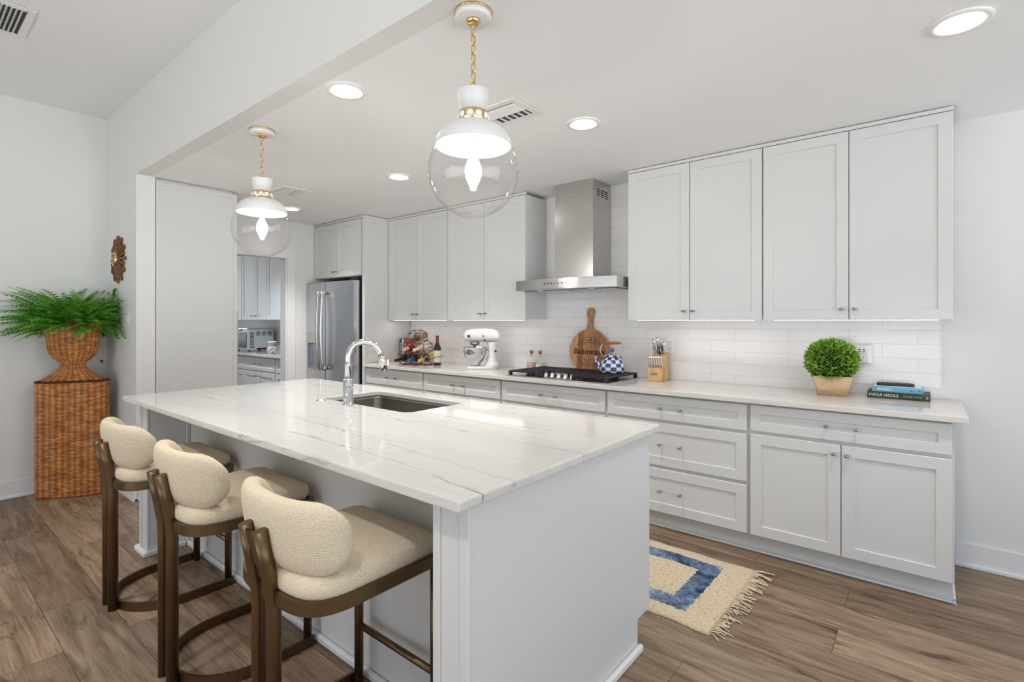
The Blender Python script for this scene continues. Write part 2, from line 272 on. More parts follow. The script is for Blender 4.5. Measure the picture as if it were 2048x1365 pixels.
# ------------------------------------------------------------------ mesh builder
class MB:
    def __init__(s): s.v = []; s.f = []; s.sm = []; s.uv = []; s.mi = []
    def add(s, vs, fs, smooth=False, uvs=None, mi=0):
        o = len(s.v); s.v += [tuple(v) for v in vs]
        for i, f in enumerate(fs):
            s.f.append([a+o for a in f]); s.sm.append(smooth); s.uv.append(uvs[i] if uvs else None); s.mi.append(mi)
        return s
    def box(s, x0, x1, y0, y1, z0, z1, mi=0):
        v = [(x, y, z) for z in (z0, z1) for y in (y0, y1) for x in (x0, x1)]
        return s.add(v, [(0,2,3,1), (4,5,7,6), (0,1,5,4), (2,6,7,3), (0,4,6,2), (1,3,7,5)], mi=mi)
    def rings(s, rs, closed=True, cap0=True, cap1=True, smooth=True, mi=0, uv=None, loop=False):
        n = len(rs[0]); vs = [p for r in rs for p in r]; fs = []; us = [] if uv else None; m = len(rs)
        for j in range(m if loop else m-1):
            for i in range(n if closed else n-1):
                i2 = (i+1) % n; j2 = (j+1) % m
                fs.append((j*n+i, j*n+i2, j2*n+i2, j2*n+i))
                if uv: us.append([uv(j, i), uv(j, i+1), uv(j+1, i+1), uv(j+1, i)])
        s.add(vs, fs, smooth, us, mi)
        if closed and not loop:
            if cap0: s.add(rs[0], [tuple(range(n))[::-1]], False, None, mi)
            if cap1: s.add(rs[-1], [tuple(range(n))], False, None, mi)
        return s
    def lathe(s, prof, n=32, c=(0, 0, 0), ax=1.0, ay=1.0, cap0=True, cap1=True, mi=0, uvk=None, rot=0.0, mtx=None):
        rs = []
        for r, z in prof:
            ring = []
            for i in range(n):
                t = 2*PI*i/n; x, y = r*ax*math.cos(t), r*ay*math.sin(t)
                ring.append((x*math.cos(rot)-y*math.sin(rot), x*math.sin(rot)+y*math.cos(rot), z))
            rs.append(ring)
        if mtx: rs = [[tuple(mtx @ Vector(p)) for p in r] for r in rs]
        rs = [[(p[0]+c[0], p[1]+c[1], p[2]+c[2]) for p in r] for r in rs]
        acc = [0]
        for a, b in zip(prof, prof[1:]): acc.append(acc[-1]+math.hypot(a[0]-b[0], a[1]-b[1]))
        uv = (lambda j, i: (i/n*uvk[0], acc[j]*uvk[1])) if uvk else None
        return s.rings(rs, True, cap0, cap1, True, mi, uv)
    def tube(s, pts, r, n=10, closed=False, mi=0, flat=1.0, up=None, radii=None, uvk=None):
        P = [Vector(p) for p in pts]; m = len(P); rs = []; u = None
        for i in range(m):
            a = P[(i-1) % m] if (closed or i > 0) else P[i]; b = P[(i+1) % m] if (closed or i < m-1) else P[i]
            t = (b-a).normalized()
            if up is not None: u = Vector(up) - t*Vector(up).dot(t)
            elif u is None:
                u = Vector((0, 0, 1)) if abs(t.z) < 0.9 else Vector((1, 0, 0)); u = u - t*u.dot(t)
            else: u = u - t*u.dot(t)
            u.normalize(); w = t.cross(u); rr = radii[i] if radii else r
            rs.append([tuple(P[i] + u*(rr*math.cos(2*PI*k/n)) + w*(rr*flat*math.sin(2*PI*k/n))) for k in range(n)])
        return s.rings(rs, True, True, True, True, mi, uv=(lambda j, i: (i/n*uvk[0], j*uvk[1])) if uvk else None, loop=closed)
    def strap(s, pts, th, z0, z1, closed=False, mi=0):
        """flat bar on edge following a plan path (x, y), outer side on the path"""
        P = [Vector((p[0], p[1])) for p in pts]; m = len(P); rs = []
        for i in range(m):
            a = P[i-1] if i > 0 else P[i]; b = P[i+1] if i < m-1 else P[i]
            t = (b-a).normalized(); nrm = Vector((-t.y, t.x))*th; p = P[i]; q = p+nrm
            rs.append([(p.x, p.y, z0), (q.x, q.y, z0), (q.x, q.y, z1), (p.x, p.y, z1)])
        return s.rings(rs, True, True, True, False, mi)
    def prism(s, poly, z0, z1, mi=0, smooth=False):
        return s.rings([[(x, y, z0) for x, y in poly], [(x, y, z1) for x, y in poly]], smooth=smooth, mi=mi)
    def sphere(s, c, r, n=20, m=12, mi=0, sz=1.0):
        prof = [(r*math.sin(PI*j/m) + 1e-5, -r*sz*math.cos(PI*j/m)) for j in range(m+1)]
        return s.lathe(prof, n, c, mi=mi)
    def build(s, name, m, parent=None, world=False, bevel=0.0, seg=2, xf=None, smooth_bevel=True):
        me = bpy.data.meshes.new(name)
        off = Vector((0, 0, 0))
        if world and parent is not None:
            q = parent
            while q is not None: off += q.location; q = q.parent
        vs = [Vector(v) for v in s.v]
        if xf: vs = [xf @ v for v in vs]
        me.from_pydata([tuple(v-off) for v in vs], [], s.f)
        for p, sm, mi in zip(me.polygons, s.sm, s.mi): p.use_smooth = sm; p.material_index = mi
        if any(u for u in s.uv):
            ul = me.uv_layers.new(name='uv')
            for p, u in zip(me.polygons, s.uv):
                if u:
                    for li, w in zip(p.loop_indices, u): ul.data[li].uv = w
        for mm in (m if isinstance(m, (list, tuple)) else [m]): me.materials.append(mm)
        bm = bmesh.new(); bm.from_mesh(me)
        bmesh.ops.remove_doubles(bm, verts=bm.verts, dist=1e-6)
        bmesh.ops.recalc_face_normals(bm, faces=bm.faces)
        if bevel:
            es = [e for e in bm.edges if len(e.link_faces) == 2 and e.calc_face_angle(0) > 0.6]
            bmesh.ops.bevel(bm, geom=es, offset=bevel, segments=seg, affect='EDGES', profile=0.5, clamp_overlap=True)
        bm.to_mesh(me); bm.free(); me.update()
        o = bpy.data.objects.new(name, me); C.objects.link(o)
        if parent is not None: o.parent = parent
        return o

def tag(o, label, cat, group=None):
    o['label'] = label; o['category'] = cat
    if group: o['group'] = group
    return o
def thing(name, label, cat, loc=(0, 0, 0), rz=0.0, group=None):
    o = bpy.data.objects.new(name, None); C.objects.link(o); o.location = loc; o.rotation_euler = (0, 0, rz); o.empty_display_size = 0.1
    return tag(o, label, cat, group)
def struct(name, mb, m, bevel=0.0, parent=None):
    o = mb.build(name, m, parent, bevel=bevel); o['kind'] = 'structure'; return o
def dup(root, loc, rz=None, label=None):
    r = root.copy(); C.objects.link(r); r.location = loc
    if rz is not None: r.rotation_euler = (0, 0, rz)
    if label: r['label'] = label
    for ch in list(root.children):
        c = ch.copy(); C.objects.link(c); c.parent = r
        for g in list(ch.children):
            d = g.copy(); C.objects.link(d); d.parent = c
    return r
def B(*a): return MB().box(*a)
def arc(cx, cy, r, a0, a1, n): return [(cx+r*math.cos(a0+(a1-a0)*i/n), cy+r*math.sin(a0+(a1-a0)*i/n)) for i in range(n+1)]
def rrect(x0, x1, y0, y1, r, n=6):
    p = []
    for cx, cy, a in ((x1-r, y0+r, -PI/2), (x1-r, y1-r, 0), (x0+r, y1-r, PI/2), (x0+r, y0+r, PI)): p += arc(cx, cy, r, a, a+PI/2, n)
    return p
def slab_hole(outer, inner, z0, z1):
    """a plate with a hole"""
    bm = bmesh.new(); es = []
    for lp in (outer, inner):
        vs = [bm.verts.new((x, y, z1)) for x, y in lp]
        es += [bm.edges.new((vs[i], vs[(i+1) % len(vs)])) for i in range(len(vs))]
    g = bmesh.ops.triangle_fill(bm, use_beauty=True, use_dissolve=True, edges=es)
    fs = [f for f in bm.faces]
    bmesh.ops.recalc_face_normals(bm, faces=fs)
    ex = bmesh.ops.extrude_face_region(bm, geom=fs)
    for v in ex['geom']:
        if isinstance(v, bmesh.types.BMVert): v.co.z = z0
    bm.verts.index_update(); mb = MB(); mb.add([v.co[:] for v in bm.verts], [[v.index for v in f.verts] for f in bm.faces]); bm.free(); return mb
def text_mb(txt, size, depth=0.001, mb=None, xf=None, mi=0, align='CENTER', shear=0.0, spacing=1.0, bold=0.0):
    cu = bpy.data.curves.new('t', 'FONT'); cu.body = txt; cu.size = size; cu.offset = bold; cu.extrude = depth/2; cu.align_x = align; cu.align_y = 'CENTER'; cu.shear = shear; cu.resolution_u = 3; cu.space_character = spacing
    o = bpy.data.objects.new('t', cu); me = bpy.data.meshes.new_from_object(o)
    mb = mb or MB(); vs = [v.co.copy() for v in me.vertices]
    if xf: vs = [xf @ v for v in vs]
    mb.add([tuple(v) for v in vs], [list(p.vertices) for p in me.polygons], mi=mi)
    bpy.data.objects.remove(o); bpy.data.curves.remove(cu); bpy.data.meshes.remove(me); return mb
UP = Matrix.Rotation(PI/2, 4, 'X')     # text standing up, facing -y

# ------------------------------------------------------------------ setting
struct('floor', B(-9.6, XR+0.1, YR-0.1, YW+0.1, -0.05, 0), M['floor'])
struct('wall_back', B(-9.6, XR+0.1, YW, YW+0.1, 0, 2.6), M['wall'])
struct('wall_left', B(XL-0.1, XL, YR-0.1, YB+0.05, 0, HC+0.05), M['wall'])
struct('wall_stub', B(XL-0.11, XP, YB, 1.328, 0, KC-0.001), M['wall'])
struct('wall_soffit', B(XL-0.1, XR+0.1, YB, YB+0.1, KC, HC+0.05), M['wall'])
struct('ceiling', B(-9.6, XR+0.1, YB+0.1, YW+0.1, KC, KC+0.05), M['ceil'])
struct('ceiling_high', B(XL-0.1, XR+0.1, YR-0.1, YB, HC, HC+0.05), M['ceil'])
# wall with the doorway to the scullery
w = MB(); w.box(XD-0.12, XD, 1.32, 2.10, 0, KC).box(XD-0.12, XD, 2.857, YW, 0, KC).box(XD-0.12, XD, 2.10, 2.857, 2.056, KC)
struct('wall_doorway', w, M['wall'])
w = MB(); w.box(XD-0.13, XD+0.016, 2.857, 2.945, 0, 2.056).box(XD-0.13, XD+0.016, 2.012, 2.10, 0, 2.056).box(XD-0.13, XD+0.016, 2.012, 2.945, 2.056, 2.144)
w.box(XD-0.125, XD+0.004, 2.835, 2.857, 0, 2.056)
struct('trim_doorway', w, M['trim'], 0.004)
struct('wall_scullery', B(-9.7, -5.69, 1.0, 1.1, 0, KC), M['wall'])
# scullery left wall with a daylight window
w = MB(); w.box(-9.6, -9.5, 1.0, 1.5, 0, KC).box(-9.6, -9.5, 3.2, YW, 0, KC).box(-9.6, -9.5, 1.5, 3.2, 0, 0.9).box(-9.6, -9.5, 1.5, 3.2, 2.2, KC)
struct('wall_scullery_left', w, M['wall'])
portal('window_portal_scullery', (-9.62, 2.35, 1.55), (0, -PI/2, 0), 1.3, 1.7)
def window(name, plane, c, a0, a1, z0, z1, nm):
    t = 0.05; fr = MB(); pn = MB()
    def bx(mb, u0, u1, w0, w1, d=0.04):
        if plane == 'x': mb.box(c-d, c+d, u0, u1, w0, w1)
        else: mb.box(u0, u1, c-d, c+d, w0, w1)
    bx(fr, a0, a1, z0, z0+t); bx(fr, a0, a1, z1-t, z1)
    for i in range(nm+1):
        u = a0+(a1-a0-t)*i/nm; bx(fr, u, u+t, z0+t, z1-t)
    f = struct(name, fr, M['trim']); bx(pn, a0+t, a1-t, z0+t, z1-t, 0.004); struct('window_pane', pn, M['pane'], parent=f)
window('window_1', 'x', XR+0.05, -2.9, 3.3, 0.05, 2.45, 6)
window('window_2', 'y', YR-0.05, -4.2, 1.0, 0.05, 1.95, 5)
window('window_3', 'x', -9.55, 1.5, 3.2, 0.9, 2.2, 2)
w = MB(); w.box(XR, XR+0.1, YR-0.1, -2.9, 0, HC).box(XR, XR+0.1, 3.3, YW, 0, HC).box(XR, XR+0.1, -2.9, 3.3, 2.45, HC).box(XR, XR+0.1, -2.9, 3.3, 0, 0.05)
struct('wall_right', w, M['wall'])
w = MB(); w.box(XL-0.1, -4.2, YR-0.1, YR, 0, HC).box(1.0, XR+0.1, YR-0.1, YR, 0, HC).box(-4.2, 1.0, YR-0.1, YR, 1.95, HC).box(-4.2, 1.0, YR-0.1, YR, 0, 0.05)
struct('wall_rear', w, M['wall'])
# skirting
def skirt(name, x0, x1, y0, y1, dx, dy, h=0.133):
    mb = MB()
    if dy: mb.box(x0, x1, min(y0, y0+dy*0.014), max(y0, y0+dy*0.014), 0, h); mb.box(x0, x1, min(y0, y0+dy*0.03), max(y0, y0+dy*0.03), 0, 0.02)
    else: mb.box(min(x0, x0+dx*0.014), max(x0, x0+dx*0.014), y0, y1, 0, h); mb.box(min(x0, x0+dx*0.03), max(x0, x0+dx*0.03), y0, y1, 0, 0.02)
    struct(name, mb, M['trim'], 0.004)
skirt('baseboard_back', 0.11, XR, YW, 0, 0, -1)
skirt('baseboard_left', XL, 0, YR, YB, 1, 0)
skirt('baseboard_stub', XL+0.03, XP+0.03, YB, 0, 0, -1)
skirt('baseboard_stub_end', XP, 0, YB-0.02, 1.32, 1, 0)
skirt('baseboard_doorway', XD, 0, 2.946, 3.06, 1, 0)

# tiled backsplash
t = MB().box(-4.56, 0.052, YW-0.009, YW-0.0005, 0.914, KC-0.002)
struct('wall_tile_backsplash', t, M['tile'])
struct('trim_tile_edge', B(0.052, 0.06, YW-0.011, YW-0.0005, 0.914, 1.372), M['white_metal'])

# ------------------------------------------------------------------ cabinet helpers
def shaker(mb, u0, u1, z0, z1, P, th=0.02, rail=0.058, rec=0.008, flat=False):
    """P(u, d, z) maps face coordinates to the world; d grows into the cabinet"""
    e = 0.0025
    def lp(a, b, c, d2, dd): return [P(a, dd, c), P(b, dd, c), P(b, dd, d2), P(a, dd, d2)]
    L = [lp(u0, u1, z0, z1, th), lp(u0, u1, z0, z1, e), lp(u0+e, u1-e, z0+e, z1-e, 0)]
    if not flat:
        L += [lp(u0+rail, u1-rail, z0+rail, z1-rail, 0), lp(u0+rail+0.003, u1-rail-0.003, z0+rail+0.003, z1-rail-0.003, rec)]
    mb.rings(L, smooth=False, cap0=True, cap1=True)
def pull(mb, u, z, P, half=0.066, vert=False):
    """two chrome posts carrying a clear acrylic rod"""
    for s in (-1, 1):
        du, dz = (0, s*half) if vert else (s*half, 0)
        a, b = P(u+du, 0, z+dz), P(u+du, -0.030, z+dz)
        mb.tube([a, b], 0.0055, 8, mi=0)
        c = [P(u+du-(0 if vert else 0.009), -0.030, z+dz-(0.009 if vert else 0)), P(u+du+(0 if vert else 0.009), -0.030, z+dz+(0.009 if vert else 0))]
        mb.tube(c, 0.0085, 8, mi=0)
    e = half+0.022
    mb.tube([P(u-(0 if vert else e), -0.030, z-(e if vert else 0)), P(u+(0 if vert else e), -0.030, z+(e if vert else 0))], 0.0055, 8, mi=1)
def knob(mb, u, z, P):
    mb.tube([P(u, 0, z), P(u, -0.024, z)], 0.005, 8, mi=0)
    mb.tube([P(u-0.010, -0.026, z), P(u+0.010, -0.026, z)], 0.0085, 8, mi=0)
    mb.tube([P(u-0.024, -0.026, z), P(u+0.024, -0.026, z)], 0.0065, 8, mi=1)
M['dark_chrome'] = mat('darkened_chrome', (0.40, 0.40, 0.41), 0.10, 1.0)  # chrome of the handles, its dark reflections put into the base colour
HM = [M['dark_chrome'], M['acrylic']]
def front(par, kind, u0, u1, z0, z1, P, handle=None, rail=0.058):
    mb = MB(); shaker(mb, u0, u1, z0, z1, P, rail=rail); d = mb.build(kind, M['cab'], par, world=True)
    if handle:
        h = MB()
        if handle[0] == 'pull': pull(h, handle[1], handle[2], P)
        else: knob(h, handle[1], handle[2], P)
        h.build('handle', HM, d, world=True)
    return d

# ------------------------------------------------------------------ base cabinets along the back wall
YF = 3.179
PF = lambda u, d, z: (u, YF+d, z)
EX = [-4.566, -3.663, -2.708, -1.745, -0.815, 0.094]
BL = ['white base cabinet of drawers nearest the fridge, left end of the run', 'white base cabinet of drawers under the stand mixer', 'white base cabinet of drawers directly under the cooktop',
      'white base cabinet of three drawers right of the cooktop under the knife block', 'white base cabinet with one wide drawer above two doors, right end of the run']
for i in range(5):
    x0, x1 = EX[i], EX[i+1]
    c = thing('base_cabinet', BL[i], 'cabinet', ((x0+x1)/2, 3.48, 0), group='base cabinets along the back wall')
    b = MB(); b.box(x0+0.0005, x1-0.0005, YF+0.021, YW-0.01, 0.112, 0.883); b.box(x0+0.0005, x1-0.0005-(0.009 if i == 4 else 0), YF+0.075, YW-0.02, 0.0, 0.112)
    b.build('body', M['cab'], c, world=True)
    a, e = x0+0.010, x1-0.010
    if i < 4:
        for z0, z1 in ((0.716, 0.870), (0.419, 0.697), (0.118, 0.399)):
            front(c, 'drawer', a, e, z0, z1, PF, ('pull', (a+e)/2, (z0+z1)/2+(0 if z0 > 0.7 else 0.0)), rail=0.05 if z0 > 0.7 else 0.058)
    else:
        front(c, 'drawer', a, e, 0.722, 0.872, PF, ('pull', -0.357, 0.797), rail=0.05)
        front(c, 'door', a, -0.3615, 0.118, 0.704, PF, ('knob', -0.388, 0.655))
        front(c, 'door', -0.3575, e, 0.118, 0.704, PF, ('knob', -0.331, 0.655))
w = MB(); w.box(-4.56, 0.10, 3.236, 3.254, 0, 0.02); w.box(0.085, 0.10, 3.236, 3.76, 0, 0.02); struct('trim_toe_kick', w, M['trim'], 0.005)
ct = MB().box(-4.566, 0.141, 3.141, YW-0.011, 0.884, 0.914).build('kitchen_countertop', M['marble2'], bevel=0.003)
tag(ct, 'long white quartzite countertop with faint grey veins along the tiled wall', 'countertop')
sp = MB().box(-4.567, -4.552, 3.16, YW-0.011, 0.9145, 1.02).build('side_splash', M['marble2'], bevel=0.002)
tag(sp, 'low pale stone splash strip against the fridge panel behind the cookbooks', 'backsplash')

# ------------------------------------------------------------------ upper cabinets
YU = 3.471
PU = lambda u, d, z: (u, YU+d, z)
UL = [(-4.566, -3.646, 'white two door upper cabinet above the wine rack, next to the fridge panel'), (-3.646, -2.679, 'white two door upper cabinet above the stand mixer, left of the hood'),
      (-1.727, -0.808, 'white two door upper cabinet right of the hood above the knife block'), (-0.808, 0.099, 'white two door upper cabinet at the right end above the topiary')]
for i, (x0, x1, lab) in enumerate(UL):
    c = thing('upper_cabinet', lab, 'cabinet', ((x0+x1)/2, 3.63, 1.372), group='upper cabinets on the back wall')
    b = MB(); b.box(x0+0.0005, x1-0.0005, YU+0.021, YW-0.0095, 1.372, 2.445); b.build('body', M['cab'], c, world=True)
    b = MB(); b.box(x0+0.0005, x1-0.0005, YU+0.004, YU+0.022, 2.446, KC-0.006); b.build('crown_strip', M['cab'], c, world=True)
    xm = (x0+x1)/2; g = 0.004
    front(c, 'door', x0+g, xm-0.002, 1.3635, 2.441, PU, ('knob', xm-0.033, 1.425)); front(c, 'door', xm+0.002, x1-g, 1.3635, 2.441, PU, ('knob', xm+0.030, 1.425))
LL = ['slim under cabinet light strip over the wine rack', 'slim under cabinet light strip over the stand mixer', 'slim under cabinet light strip over the knife block', 'slim under cabinet light strip over the topiary']
for i, (x0, x1, lab) in enumerate(UL):
    c = thing('under_cabinet_light', LL[i], 'light', ((x0+x1)/2, 3.51, 1.36), group='under cabinet light strips')
    MB().box(x0+0.05, x1-0.05, 3.497, 3.527, 1.3645, 1.3715).build('housing', M['plastic'], c, world=True)
    MB().box(x0+0.06, x1-0.06, 3.502, 3.522, 1.3625, 1.3643).build('diffuser', M['led'], c, world=True)

# fridge surround
c = thing('fridge_cabinet', 'white two door cabinet built in above the stainless fridge', 'cabinet', (-5.09, 3.45, 1.85))
YG = 3.171; PG = lambda u, d, z: (u, YG+d, z)
MB().box(-5.568, -4.62, YG+0.021, YW-0.001, 1.84, 2.445).build('body', M['cab'], c, world=True)
MB().box(-5.568, -4.62, YG+0.004, YG+0.022, 2.446, KC-0.006).build('crown_strip', M['cab'], c, world=True)
front(c, 'door', -5.564, -5.104, 1.846, 2.441, PG, ('knob', -5.135, 1.90)); front(c, 'door', -5.10, -4.634, 1.846, 2.441, PG, ('knob', -5.068, 1.90))
p = MB().box(-4.614, -4.569, YG, YW-0.001, 0, KC-0.006).build('tall_end_panel', M['cab'], bevel=0.002)
tag(p, 'tall white side panel between the fridge and the upper cabinets', 'panel')

# ------------------------------------------------------------------ fridge
f = thing('refrigerator', 'stainless steel side by side refrigerator with water dispenser in an alcove', 'refrigerator', (-5.1, 3.4, 0))
MB().box(-5.555, -4.65, 3.17, 3.75, 0.02, 1.79).build('body', M['dark'], f, world=True)
for x in (-5.5, -4.72): B(x-0.02, x+0.02, 3.2, 3.24, 0, 0.03).build('foot', M['black'], f, world=True)
YD = 3.08
def door_panel(x0, x1, z0, z1, hole=None):
    mb = MB()
    n = 10; prof = []
    if hole is None:
        def ring(z): return [(x0, 3.165, z), (x0, YD+0.012, z)] + [(x0+(x1-x0)*i/n, YD+0.006-0.006*math.sin(PI*i/n), z) for i in range(n+1)] + [(x1, YD+0.012, z), (x1, 3.165, z)]
        mb.rings([ring(z0), ring(z1)], smooth=False)
    else:
        h0, h1, hz0, hz1 = hole
        mb.box(x0, h0, YD, 3.165, z0, z1).box(h1, x1, YD, 3.165, z0, z1).box(h0, h1, YD, 3.165, z0, hz0).box(h0, h1, YD, 3.165, hz1, z1).box(h0, h1, YD+0.06, 3.165, hz0, hz1)
    return mb
ld = door_panel(-5.565, -5.178, 0.06, 1.785, (-5.535, -5.275, 0.80, 1.215)).build('freezer_door', M['steel_v'], f, world=True, bevel=0.002)
rd = door_panel(-5.172, -4.642, 0.06, 1.785).build('fridge_door', M['steel_v'], f, world=True)
def fhandle(x, par):
    pts = [(x, YD, 0.84), (x, YD-0.045, 0.83)] + [(x, YD-0.052-0.022*math.sin(PI*i/12), 0.83+0.84*i/12) for i in range(13)] + [(x, YD-0.045, 1.67), (x, YD, 1.66)]
    MB().tube(pts, 0.013, 10, flat=1.5, up=(1, 0, 0)).build('handle', M['steel'], par, world=True)
fhandle(-5.215, ld); fhandle(-5.135, rd)
d = MB().box(-5.534, -5.276, YD-0.004, YD+0.05, 1.105, 1.214).build('dispenser_panel', M['steel'], ld, world=True, bevel=0.004)
MB().box(-5.533, -5.277, YD-0.012, YD+0.058, 0.80, 0.822).build('drip_tray', M['steel'], ld, world=True, bevel=0.003)
MB().box(-5.52, -5.29, YD+0.02, YD+0.05, 1.095, 1.1045).build('dispenser_light', M['violet'], ld, world=True)
MB().tube([(-5.40, YD+0.035, 1.10), (-5.40, YD+0.035, 1.065)], 0.014, 12).build('nozzle', M['black'], ld, world=True)
e = MB(); e.lathe([(0.019, 0), (0.019, 0.003), (0.0165, 0.0035), (0.015, 0.002), (0.0, 0.002)], 24, mtx=UP, c=(-4.744, YD+0.002, 1.68))
text_mb('GE', 0.017, 0.001, e, Matrix.Translation((-4.744, YD-0.0008, 1.68)) @ UP, shear=0.25)
e.build('emblem', M['chrome'], rd, world=True)
h = MB().box(-4.70, -4.645, 3.09, 3.2, 1.792, 1.812).build('hinge_cover', M['black'], f, world=True, bevel=0.004)

# ------------------------------------------------------------------ tall cabinet with oven on the left
c = thing('oven_cabinet', 'tall flush white cabinet panel beside the doorway, back of the built-in oven', 'cabinet', (-5.0, 1.63, 0))
b = MB(); b.box(-5.30, XP-0.022, 1.332, 1.905, 0, KC-0.004); b.build('body', M['cab'], c, world=True)
b = MB(); b.box(XP-0.02, XP, 1.3335, 1.93, 0.0, KC-0.022); b.build('end_panel', M['cab'], c, world=True, bevel=0.0015)
b = MB(); b.box(XP, XP+0.007, 1.902, 1.93, 0, KC-0.03).box(XP, XP+0.007, 1.336, 1.902, KC-0.058, KC-0.03); b.build('edge_strip', M['cab'], c, world=True, bevel=0.001)
b = MB(); b.box(-5.29, XP-0.026, 1.907, 1.928, 1.68, KC-0.03); b.build('door', M['cab'], c, world=True)
o = thing('wall_oven', 'stainless wall oven edge showing past the tall white panel', 'oven', (-5.0, 1.95, 0.5))
MB().box(-5.28, XP-0.030, 1.9285, 1.955, 0.40, 1.45).build('oven_front', M['steel'], o, world=True, bevel=0.003)
MB().tube([(-5.24, 1.955, 1.28), (-5.24, 1.99, 1.28), (XP-0.06, 1.99, 1.28), (XP-0.06, 1.955, 1.28)], 0.011, 10).build('handle', M['steel'], o, world=True)

# ------------------------------------------------------------------ scullery seen through the doorway
SE = [-8.62, -8.18, -7.735, -7.37, -6.82, -6.40, -5.95]
SL = ['white scullery upper cabinet at the far left, seen through the doorway', 'white scullery upper cabinet with two doors in the middle of the doorway', 'white scullery upper cabinet at the right of the doorway']
for k, (a, b_) in enumerate(((-9.4, -8.19), (-8.18, -7.375), (-7.37, -6.30))):
    c = thing('scullery_upper_cabinet', SL[k], 'cabinet', ((a+b_)/2, 3.63, 1.372), group='scullery upper cabinets')
    MB().box(a, b_, YU+0.021, YW-0.001, 1.372, 2.44).build('body', M['cab'], c, world=True)
    xm = (a+b_)/2 if k != 1 else -7.735
    front(c, 'door', a+0.003, xm-0.002, 1.374, 2.43, PU, ('knob', xm-0.06, 1.43)); front(c, 'door', xm+0.002, b_-0.003, 1.374, 2.43, PU, ('knob', xm+0.06, 1.43))
SL = ['white scullery base cabinet at the left edge of the doorway view', 'white scullery base cabinet under the toaster oven', 'white scullery base cabinet under the glass jars']
for k, (a, b_) in enumerate(((-8.4, -7.425), (-7.42, -6.525), (-6.52, -5.72))):
    c = thing('scullery_base_cabinet', SL[k], 'cabinet', ((a+b_)/2, 3.48, 0), group='scullery base cabinets')
    MB().box(a, b_, YF+0.021, YW-0.001, 0.10, 0.878).build('body', M['cab'], c, world=True)
    MB().box(a, b_, YF+0.08, YW-0.001, 0.0, 0.10).build('toe_kick', M['cab'], c, world=True)
    front(c, 'drawer', a+0.008, b_-0.008, 0.69, 0.865, PF, ('pull', (a+b_)/2, 0.78), rail=0.045)
    xm = (a+b_)/2
    front(c, 'door', a+0.008, xm-0.002, 0.11, 0.67, PF, ('knob', xm-0.06, 0.62)); front(c, 'door', xm+0.002, b_-0.008, 0.11, 0.67, PF, ('knob', xm+0.06, 0.62))
t = MB().box(-9.49, -5.70, 3.141, YW-0.001, 0.88, 0.914).build('scullery_countertop', M['marble'], bevel=0.003)
tag(t, 'grey veined stone counter in the room beyond the doorway', 'countertop')
ov = thing('toaster_oven', 'silver toaster oven with vent slots on the scullery counter', 'toaster oven', (-7.87, 3.52, 0.914))
MB().box(-0.22, 0.22, -0.19, 0.19, 0.02, 0.32).build('body', mat('toaster_steel', (0.52, 0.54, 0.57), 0.45, 0.0), ov, bevel=0.008)
MB().box(-0.222, 0.222, -0.195, 0.192, 0.32, 0.336).build('lid', M['steel'], ov, bevel=0.004)
b = MB()
for i in range(13): b.box(0.2195, 0.222, -0.16, -0.10, 0.05+i*0.018, 0.058+i*0.018)
b.build('vent_slots', M['black'], ov)
for j in range(3):
    b = MB()
    for i in range(4): b.box(0.2195, 0.222, -0.07+j*0.085, -0.01+j*0.085, 0.23+i*0.016, 0.238+i*0.016)
    b.build('vent_slots', M['black'], ov)
MB().box(-0.19, 0.19, -0.197, -0.1895, 0.05, 0.25).build('glass_door', M['black'], ov, bevel=0.003)
MB().tube([(-0.17, -0.19, 0.265), (-0.17, -0.225, 0.265), (0.17, -0.225, 0.265), (0.17, -0.19, 0.265)], 0.008, 8).build('handle', M['steel'], ov)
for x in (-0.19, 0.16):
    for y in (-0.17, 0.14): B(x, x+0.03, y, y+0.03, 0, 0.02).build('foot', M['black'], ov)
B(0.205, 0.235, -0.06, 0.10, 0.022, 0.045).build('crumb_tray', M['black'], ov)
# jars and bottles
def jar(name, label, x, y, r, h, fill, fcol, lid=True, grp='glass jars on the scullery counter'):
    j = thing(name, label, 'jar', (x, y, 0.914), group=grp)
    MB().lathe([(r*0.95, 0), (r, 0.01), (r, h-0.02), (r*0.85, h)], 20).build('glass_body', M['glass'], j)
    n = 0; cm = MB()
    random.seed(int(abs(x)*1000))
    for k in range(46):
        a = random.random()*2*PI; q = r*0.72*math.sqrt(random.random()); z = 0.018+random.random()*fill*h
        cm.sphere((q*math.cos(a), q*math.sin(a), z), r*0.20, 6, 4)
    o2 = cm.build('contents', mat(name+'_contents', fcol, 0.6), j); o2['kind'] = 'stuff'
    if lid: MB().lathe([(r*0.9, h), (r*0.92, h+0.018), (0.012, h+0.022), (0.02, h+0.045), (0.001, h+0.055)], 20).build('lid', M['glass'], j)
jar('glass_jar', 'short wide glass jar of white and pink sweets, front of the scullery counter', -6.80, 3.28, 0.075, 0.12, 0.6, (0.78, 0.62, 0.60), False)
jar('glass_jar', 'tall lidded glass jar of white treats at the doorway edge', -6.76, 3.50, 0.075, 0.235, 0.8, (0.72, 0.70, 0.66))
j = thing('utensil_canister', 'pale printed canister beside the toaster oven on the scullery counter', 'canister', (-7.05, 3.40, 0.914))
MB().lathe([(0.055, 0), (0.058, 0.006), (0.058, 0.16), (0.052, 0.16), (0.05, 0.02), (0.0, 0.02)], 24).build('body', M['plastic'], j)
b = MB(); b.lathe([(0.0585, 0.09), (0.0585, 0.15)], 24, cap0=False, cap1=False); b.build('printed_band', leaf('canister_print', (0.12, 0.2, 0.14), (0.75, 0.55, 0.55), 30), j)
hb = thing('pepper_mill', 'slim black and silver mill standing behind the printed canister', 'pepper mill', (-6.97, 3.55, 0.914))
